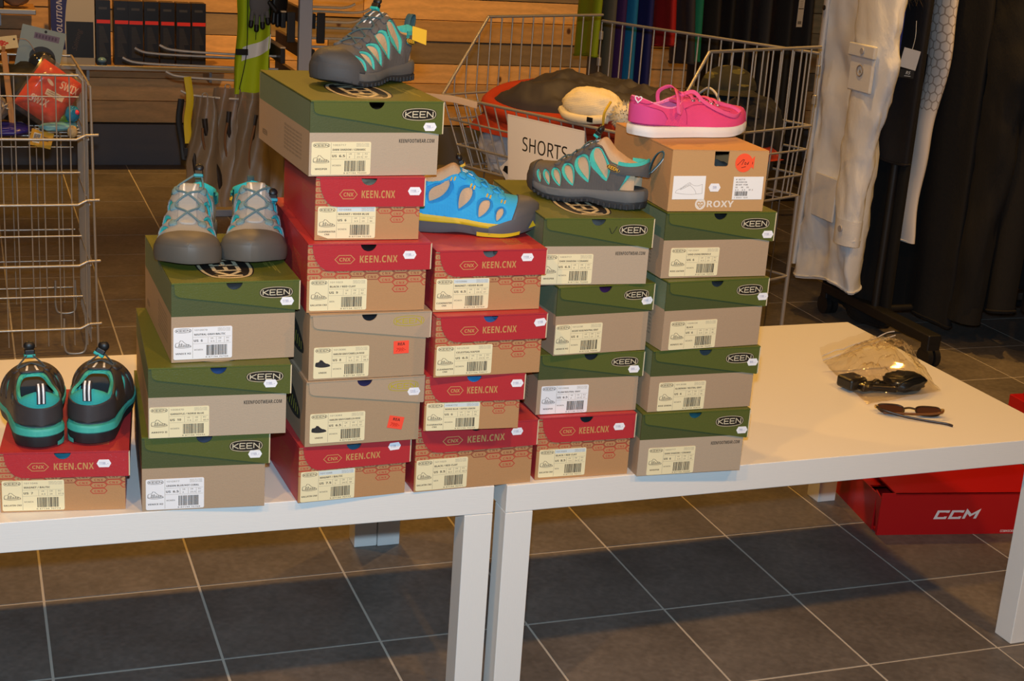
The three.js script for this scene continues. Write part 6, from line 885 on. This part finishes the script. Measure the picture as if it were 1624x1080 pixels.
    part('strap_trim', [tube(Array.from({ length: 7 }, (_, n) => { const b = n / 6; return [0.012 * Math.sin(b * 5 + i), 0.05 + b * h * 0.6, 0.024]; }), 0.005, 22, 6)], mat([120, 84, 50], 0.6), t, 'tan webbing inside the bag');
    part('hang_ring', new THREE.TorusGeometry(0.010, 0.002, 6, 18).translate(0, h + 0.004, 0), steelM, t);
  });
  const yk = thing('yellow_strap', 'yellow and black ski strap hanging at the left hook tips', 'strap', [0.648, 0.37, -2.66]); part('yellow_web', ribbon([[0, 0.30, 0], [0.008, 0.22, 0.006], [0.0, 0.14, 0], [0.004, 0.06, 0.004]], [1, 0, 0], 0.026, 0.008, 30), mat([222, 196, 16], 0.6), yk); part('black_web', [ribbon([[-0.022, 0.22, 0.004], [-0.030, 0.14, 0], [-0.018, 0.06, 0], [-0.012, 0.0, 0.004]], [1, 0, 0], 0.022, 0.01, 30), RB(0.03, 0.05, 0.016, 0.004, 0.0, 0.02, 0)], M_black, yk);
}
// ------------------------------------------------------------------ clothes rails on the right
function rail(name, label, x0, x1, z, y) {
  const g = thing(name, label, 'clothes rail', [(x0 + x1) / 2, 0, z]), w = x1 - x0, dk = mat([26, 26, 28], 0.5);
  part('top_rail', rod([-w / 2, y, 0], [w / 2, y, 0], 0.016, 12), steelD, g);
  for (const s of [-1, 1]) { part('upright', rod([s * w / 2, 0.09, 0], [s * w / 2, y, 0], 0.014, 12), dk, g); const foot = part('foot_bar', RB(0.05, 0.035, 0.66, 0.006, s * w / 2, 0.095, 0.02), dk, g); for (const q of [-0.29, 0.33]) { const c = part('castor', [new THREE.CylinderGeometry(0.034, 0.034, 0.018, 24).rotateZ(Math.PI / 2).translate(s * w / 2 - 0.014, 0.034, q), new THREE.CylinderGeometry(0.034, 0.034, 0.018, 24).rotateZ(Math.PI / 2).translate(s * w / 2 + 0.014, 0.034, q)], mat([30, 30, 32], 0.45), g); part('castor_fork', [RB(0.05, 0.03, 0.04, 0.006, s * w / 2, 0.07, q)], dk, c); } }
  part('lower_bar', rod([-w / 2, 0.10, 0], [w / 2, 0.10, 0], 0.012, 10), dk, g); return g;
}
rail('clothes_rail', 'black wheeled clothes rail carrying the white parka and black coats', 2.80, 4.40, -1.38, 1.62);
rail('clothes_rail', 'farther clothes rail carrying the bright ski garments', 2.44, 3.75, -3.12, 1.62);
function garment(o) {
  const g = thing(o.name, o.label, o.cat, [o.x, o.y0, o.z], 0, o.group), H = o.y1 - o.y0, hd = table([0, 0.35, 0.72, 0.9, 1], o.prof ?? [0.30, 0.28, 0.25, 0.22, 0.06]), th = o.th ?? 0.045, ph = o.x * 17 + o.z * 5;
  const P = (a, b, k = 1) => { const q = a * Math.PI * 2, c = Math.cos(q), s = Math.sin(q), d = hd(b) * k, A = (o.fold ?? 0.018) * (1.1 - b); const zz = Math.sign(s) * Math.pow(Math.abs(s), 0.7) * d; return [Math.sign(c) * Math.pow(Math.abs(c), 0.8) * th * k * (0.6 + 0.4 * (1 - b * 0.5)) + A * Math.sin(zz * (o.ff ?? 34) + ph + b * 2.2) + (o.lean ?? 0) * (1 - b) + (o.wrinkle ?? 0) * fbm(zz * 7 + ph, b * 6, c * 0.6, 4) , b * H + (o.hem ?? 0.012) * Math.sin(zz * 16 + ph) * (1 - b), zz + (o.fwd ?? 0) * (1 - b)]; };
  part('body', gridGeo(72, 34, (a, b) => P(a, b), true), o.mat, g);
  part('hem', tube(Array.from({ length: 48 }, (_, k) => P(k / 48, 0.006, 1.01)), 0.004, 120, 5, true), o.trim ?? o.mat, g);
  part('hanger', [tube([[0, H - 0.10, -0.2], [0, H - 0.01, 0], [0, H - 0.10, 0.2]], 0.006, 24, 8), tube([[0, H - 0.01, 0], [0, H + (1.62 - o.y1) - 0.02, 0], [0, H + (1.62 - o.y1) + 0.02, 0.012], [0, H + (1.62 - o.y1) + 0.012, 0.03]], 0.0025, 24, 6)], steelD, g);
  if (o.sleeve) { const S = o.sleeve; const c = new THREE.CatmullRomCurve3(S.path.map(v3)), N = c.getPoints(40); part('sleeve', gridGeo(36, 40, (a, b) => { const p = N[Math.round(b * 40)], q = a * Math.PI * 2, w = S.w[0] + (S.w[1] - S.w[0]) * b, t = S.t * (1 - 0.25 * b), cr = 1 + 0.40 * fbm(Math.cos(q) * 1.3 + ph, b * 7, Math.sin(q) * 1.3, 4) + 0.03 * Math.sin(b * 22 + Math.cos(q) * 2); return [p.x - Math.cos(q) * t * cr, p.y + 0.004 * Math.sin(q * 3 + b * 9), p.z + Math.sin(q) * w * cr]; }, true), S.mat ?? o.mat, g); const e = N[40]; part('cuff', new THREE.CylinderGeometry(1, 1, S.cuff ?? 0.05, 28, 1, true).scale(S.t * 0.8, 1, S.w[1] * 1.05).translate(e.x, e.y + 0.024, e.z), S.cuffMat ?? S.mat ?? o.mat, g); }
  return g;
}
const G1 = 'garments on the farther rail', G2 = 'garments on the near rail';
const cloth = (c, r = 0.8) => mat(c, r, { bumpMap: withRepeat(grainTex, 4, 4), bumpScale: 0.0008 });
[[2.405, [150, 172, 20], 'lime green ski jacket, leftmost on the farther rail', 0.74, -0.06, 0.10], [2.452, [96, 94, 84], 'grey-green trousers right of the lime jacket', 0.36, -0.045, 0.12], [2.495, [58, 26, 92], 'dark purple trousers between grey and cyan garments', 0.36, -0.045, 0.12], [2.545, [14, 118, 178], 'cyan trousers between purple and navy garments', 0.36, -0.05, 0.13], [2.62, [30, 34, 104], 'navy blue trousers right of the cyan ones', 0.36, -0.045, 0.12], [2.70, [176, 26, 26], 'red jacket between navy and charcoal garments', 0.80, -0.02, 0.12], [2.765, [56, 54, 58], 'charcoal jacket left of the teal green one', 0.72, 0.03, 0.10], [2.835, [10, 118, 92], 'teal green jacket right of the charcoal one', 0.74, -0.02, 0.10], [2.92, [30, 26, 26], 'black-brown jacket right of the teal green one', 0.55, -0.03, 0.12], [3.0, [16, 16, 20], 'black trousers right of the black-brown jacket', 0.36, -0.03, 0.1], [3.09, [30, 31, 36], 'dark grey trousers second from the hanging paper tag', 0.30, -0.03, 0.1], [3.18, [40, 41, 46], 'slate grey trousers beside the hanging paper tag', 0.30, -0.03, 0.1], [3.28, [24, 25, 30], 'blackish trousers carrying the long white tag', 0.30, -0.03, 0.1], [3.38, [34, 35, 40], 'dark slate trousers behind the white parka', 0.30, -0.02, 0.1]]
  .forEach(([x, c, lb, y0, lean, fwd], i) => garment({ name: lb.includes('jacket') ? 'ski_jacket' : 'ski_trousers', label: lb, cat: lb.includes('jacket') ? 'jacket' : 'trousers', x, z: -3.12, y0, y1: 1.58, mat: cloth(c), th: 0.024, fold: 0.006, ff: 40, prof: [0.12, 0.115, 0.11, 0.10, 0.04], lean, fwd, hem: 0.01, group: G1 }));
{ const t = thing('hang_tag', 'long white paper tag on the dark trousers beside the parka', 'tag', [3.295, 0.90, -2.93], 0.3, 'paper tags on garments'); part('tag_card', uvRect(BX(0.036, 0.115, 0.001, 0, 0.057, 0), -0.018, 0, 0.036, 0.115), new THREE.MeshStandardMaterial({ roughness: 0.7, map: canvasTex(72, 224, (c, w, h) => { c.fillStyle = '#c9c6c4'; c.fillRect(0, 0, w, h); c.fillStyle = '#17171a'; c.fillRect(4, 70, 64, 7); barcode(c, 14, 176, 44, 26, 5); c.fillStyle = '#8f8c8a'; for (let k = 0; k < 4; k++) c.fillRect(16, 12 + k * 14, 36, 4); }) }), t); part('string', tube([[0, 0.115, 0], [0.004, 0.16, -0.006], [0.002, 0.2, -0.012]], 0.001, 12, 5), mat([210, 210, 210], 0.8), t); }
{ // white parka
  const wm = mat([228, 232, 238], 0.65, { bumpMap: withRepeat(grainTex, 3, 3), bumpScale: 0.0008 });
  const g = garment({ name: 'parka', label: 'long off-white parka with a buttoned sleeve pocket on the near rail', cat: 'jacket', x: 2.70, z: -1.535, y0: 0.16, y1: 1.40, mat: wm, th: 0.055, fold: 0.014, ff: 19, wrinkle: 0.055, prof: [0.172, 0.178, 0.20, 0.20, 0.06], hem: 0.016, group: G2,
    sleeve: { path: [[-0.03, 1.12, 0.12], [-0.05, 0.89, 0.175], [-0.055, 0.74, 0.195], [-0.06, 0.55, 0.178], [-0.065, 0.38, 0.165], [-0.07, 0.20, 0.185]], w: [0.128, 0.056], t: 0.046, cuff: 0.085 } });
  // sleeve pocket, flap, button, emblem
  const fx = -0.112; part('sleeve_pocket', RB(0.012, 0.12, 0.13, 0.005, fx + 0.012, 0.745, 0.185), wm, g); part('pocket_flap', RB(0.014, 0.042, 0.15, 0.005, fx + 0.006, 0.815, 0.185), wm, g);
  const btn = mat([170, 172, 182], 0.4); part('button', new THREE.CylinderGeometry(0.010, 0.010, 0.005, 20).rotateZ(Math.PI / 2).translate(fx - 0.003, 0.815, 0.195), btn, g); part('button', new THREE.CylinderGeometry(0.011, 0.011, 0.005, 20).rotateZ(Math.PI / 2).translate(-0.108, 0.235, 0.195), btn, g);
  part('round_emblem', [new THREE.TorusGeometry(0.017, 0.0022, 6, 24).rotateY(Math.PI / 2).translate(fx + 0.004, 0.752, 0.185), new THREE.ConeGeometry(0.008, 0.012, 3).rotateY(0.5).scale(0.3, 1, 1).translate(fx + 0.004, 0.752, 0.185)], mat([150, 140, 132], 0.6), g, 'small round stitched emblem');
  part('zip_placket', ribbon([[-0.045, 1.12, -0.16], [-0.055, 0.8, -0.145], [-0.060, 0.4, -0.13], [-0.065, 0.03, -0.14]], [0, 0, 1], 0.022, 0.012, 50), mat([206, 208, 212], 0.6), g, 'pale blue zip placket'); for (const y of [0.92, 0.62, 0.40]) part('snap', new THREE.SphereGeometry(0.009, 12, 8).scale(0.4, 1, 1).translate(-0.066, y, -0.142), M_black, g);
  part('body_pocket', RB(0.008, 0.15, 0.14, 0.004, -0.064, 0.30, 0.01), wm, g); part('collar', blob(0.075, 0.05, 0.10, 0.1, 2, 5).translate(-0.01, 1.19, -0.02), wm, g);
  const trim = mat([70, 58, 46], 0.95), fur = []; reseed(4); for (let k = 0; k < 420; k++) { const t = rnd(), p = V(0.02 + rnd(-0.03, 0.03), 1.06 + 0.05 * Math.sin(t * 6) + rnd(-0.03, 0.03), 0.10 + t * 0.16), dv = V(rnd(-1, 0.2), rnd(-0.8, 0.6), rnd(-0.5, 0.8)).normalize(); fur.push(new THREE.ConeGeometry(0.003, 0.045, 3).translate(0, 0.022, 0).applyQuaternion(new THREE.Quaternion().setFromUnitVectors(V(0, 1, 0), dv)).translate(p.x, p.y, p.z)); } part('fur_trim', fur, trim, g, 'brown fur hood trim').userData.kind = 'stuff';
}
const blackC = cloth([10, 10, 12], 0.9), blackB = cloth([13, 13, 15], 0.9);
garment({ name: 'long_coat', label: 'very long black coat reaching down behind the table corner', cat: 'coat', x: 2.835, z: -1.56, y0: 0.04, y1: 1.44, mat: blackC, th: 0.035, fold: 0.012, prof: [0.22, 0.22, 0.21, 0.2, 0.06], group: G2 });
{ const g = garment({ name: 'blue_jacket', label: 'dark jacket with a blue sleeve and white lettering beside the parka', cat: 'jacket', x: 2.785, z: -1.50, y0: 0.62, y1: 1.42, mat: cloth([16, 17, 26]), th: 0.028, fold: 0.008, prof: [0.20, 0.21, 0.21, 0.2, 0.06], group: G2 });
  part('blue_panel', uvRectZ(BX(0.008, 0.22, 0.07, -0.045, 0.47, 0.10), 0.06, 0.14, 0.36, 0.58), new THREE.MeshStandardMaterial({ roughness: 0.7, map: canvasTex(128, 256, (c, w, h) => { c.fillStyle = '#152a8c'; c.fillRect(0, 0, w, h); c.fillStyle = '#dfe4f4'; c.font = 'bold 46px sans-serif'; c.fillText('F', 70, 130); c.fillRect(58, 150, 34, 8); }) }), g, 'blue sleeve panel with white letter'); }
function uvRectZ(g, z0, z1, y0, y1) { const p = g.attributes.position, uv = g.attributes.uv; for (let i = 0; i < p.count; i++) uv.setXY(i, (p.getZ(i) - z0) / (z1 - z0), (p.getY(i) - y0) / (y1 - y0)); return g; }
{ const t = thing('hang_tag', 'square white tag with black text strip hanging between parka and black coat', 'tag', [2.735, 0.93, -1.30], -0.9, 'paper tags on garments'); part('tag_card', [BX(0.055, 0.062, 0.001, 0, 0.03, 0).rotateZ(-0.15)], mat([196, 198, 204], 0.6), t); part('brand_strip', uvRect(BX(0.05, 0.026, 0.0012, 0, -0.018, 0), -0.025, -0.031, 0.05, 0.026), new THREE.MeshStandardMaterial({ roughness: 0.6, map: canvasTex(96, 48, (c, w, h) => { c.fillStyle = '#0d0d10'; c.fillRect(0, 0, w, h); c.fillStyle = '#b8c0c8'; c.font = 'italic bold 26px sans-serif'; c.fillText('RS', 40, 26); c.fillRect(36, 34, 40, 4); }) }), t); part('string', tube([[0.008, 0.06, 0], [0.012, 0.10, 0], [0.008, 0.15, 0.0]], 0.001, 12, 5), mat([220, 220, 220], 0.8), t); }
{ // white shirt with a honeycomb-printed sleeve
  const hexM = new THREE.MeshStandardMaterial({ roughness: 0.75, side: THREE.DoubleSide, map: canvasTex(256, 1024, (c, w, h) => { c.fillStyle = '#dcd8d6'; c.fillRect(0, 0, w, h); c.strokeStyle = '#a49a94'; c.lineWidth = 4; const R = 19; for (let j = 0; j < 18; j++) for (let i = -1; i < 9; i++) { const x = i * R * 1.75 + (j % 2) * R * 0.87, y = j * R * 1.5 + 10; c.beginPath(); for (let k = 0; k < 6; k++) { const a = k * Math.PI / 3 + Math.PI / 6; c.lineTo(x + R * Math.cos(a), y + R * Math.sin(a)); } c.closePath(); c.stroke(); } }) });
  const g = thing('long_sleeve_shirt', 'white long-sleeved shirt with honeycomb print between black coats', 'shirt', [2.925, 0.335, -1.435], 0, G2);
  const c = new THREE.CatmullRomCurve3([[0.0, 0.95, 0.02], [-0.005, 0.70, 0.04], [-0.01, 0.45, 0.03], [-0.02, 0.25, 0.015], [-0.03, 0.0, -0.01]].map(v3)), N = c.getPoints(40);
  part('sleeve', gridGeo(32, 40, (a, b) => { const p = N[40 - Math.round(b * 40)], q = a * Math.PI * 2, w = table([0, 0.12, 0.4, 0.75, 1], [0.090, 0.070, 0.042, 0.060, 0.050])(b), cr = 1 + 0.1 * Math.sin(b * 19 + q); return [p.x - Math.cos(q) * 0.022 * cr, p.y, p.z + Math.sin(q) * w * cr]; }, true), hexM, g);
  part('cuff_hem', tube(Array.from({ length: 24 }, (_, k) => { const q = k / 24 * Math.PI * 2; return [-0.03 - Math.cos(q) * 0.023, 0.004, Math.sin(q) * 0.091 - 0.01]; }), 0.003, 60, 5, true), mat([226, 222, 218], 0.8), g);
  part('body', gridGeo(40, 16, (a, b) => { const q = a * Math.PI * 2; return [0.035 + Math.cos(q) * 0.015, 0.62 + b * 0.45, -0.10 + Math.sin(q) * 0.10 + 0.01 * Math.sin(q * 5 + b * 3)]; }, true), mat([214, 210, 206], 0.8), g);
}
garment({ name: 'long_coat', label: 'long black coat directly below and behind the honeycomb sleeve', cat: 'coat', x: 2.99, z: -1.50, y0: 0.07, y1: 1.44, mat: blackB, th: 0.035, fold: 0.012, prof: [0.27, 0.27, 0.26, 0.22, 0.06], group: G2 });
garment({ name: 'black_jacket', label: 'black jacket right behind the white honeycomb sleeve', cat: 'jacket', x: 3.12, z: -1.34, y0: 0.16, y1: 1.44, mat: blackB, th: 0.07, fold: 0.022, prof: [0.28, 0.27, 0.26, 0.22, 0.06], group: G2, sleeve: { path: [[-0.05, 1.1, 0.1], [-0.08, 0.8, 0.16], [-0.08, 0.45, 0.15], [-0.085, -0.05, 0.13]], w: [0.11, 0.07], t: 0.06, cuff: 0.06 } });
{ const g = garment({ name: 'black_parka', label: 'wide black parka with golden fur trim at the right edge', cat: 'coat', x: 3.33, z: -1.20, y0: 0.20, y1: 1.44, mat: blackC, th: 0.09, fold: 0.03, ff: 20, prof: [0.34, 0.32, 0.30, 0.26, 0.08], hem: 0.02, group: G2, sleeve: { path: [[-0.07, 1.1, 0.14], [-0.11, 0.8, 0.2], [-0.12, 0.45, 0.2], [-0.12, -0.02, 0.17]], w: [0.13, 0.085], t: 0.07, cuff: 0.07 } });
  const fur = []; reseed(14); for (let k = 0; k < 520; k++) { const t = rnd(), p = V(-0.10 + rnd(-0.03, 0.03), 0.93 + 0.03 * Math.sin(t * 8) + rnd(-0.03, 0.035), 0.12 + t * 0.24), dv = V(rnd(-1, 0.2), rnd(-0.8, 0.6), rnd(-0.6, 0.8)).normalize(); fur.push(new THREE.ConeGeometry(0.0028, 0.05, 3).translate(0, 0.025, 0).applyQuaternion(new THREE.Quaternion().setFromUnitVectors(V(0, 1, 0), dv)).translate(p.x, p.y, p.z)); } part('fur_trim', fur, mat([140, 92, 40], 0.9), g, 'golden brown fur trim').userData.kind = 'stuff';
  part('pocket_snap', new THREE.TorusGeometry(0.022, 0.002, 6, 24).rotateY(Math.PI / 2).translate(-0.10, 0.55, 0.02), mat([44, 42, 44], 0.4), g); part('cuff_button', new THREE.SphereGeometry(0.007, 12, 8).translate(-0.19, 0.04, 0.19), mat([150, 140, 110], 0.4), g); }
garment({ name: 'black_jacket', label: 'rearmost black jacket partly out of frame at the right edge', cat: 'jacket', x: 3.58, z: -1.25, y0: 0.25, y1: 1.44, mat: blackB, th: 0.08, fold: 0.025, prof: [0.30, 0.29, 0.28, 0.24, 0.08], group: G2 });
renderer.render(scene, camera);
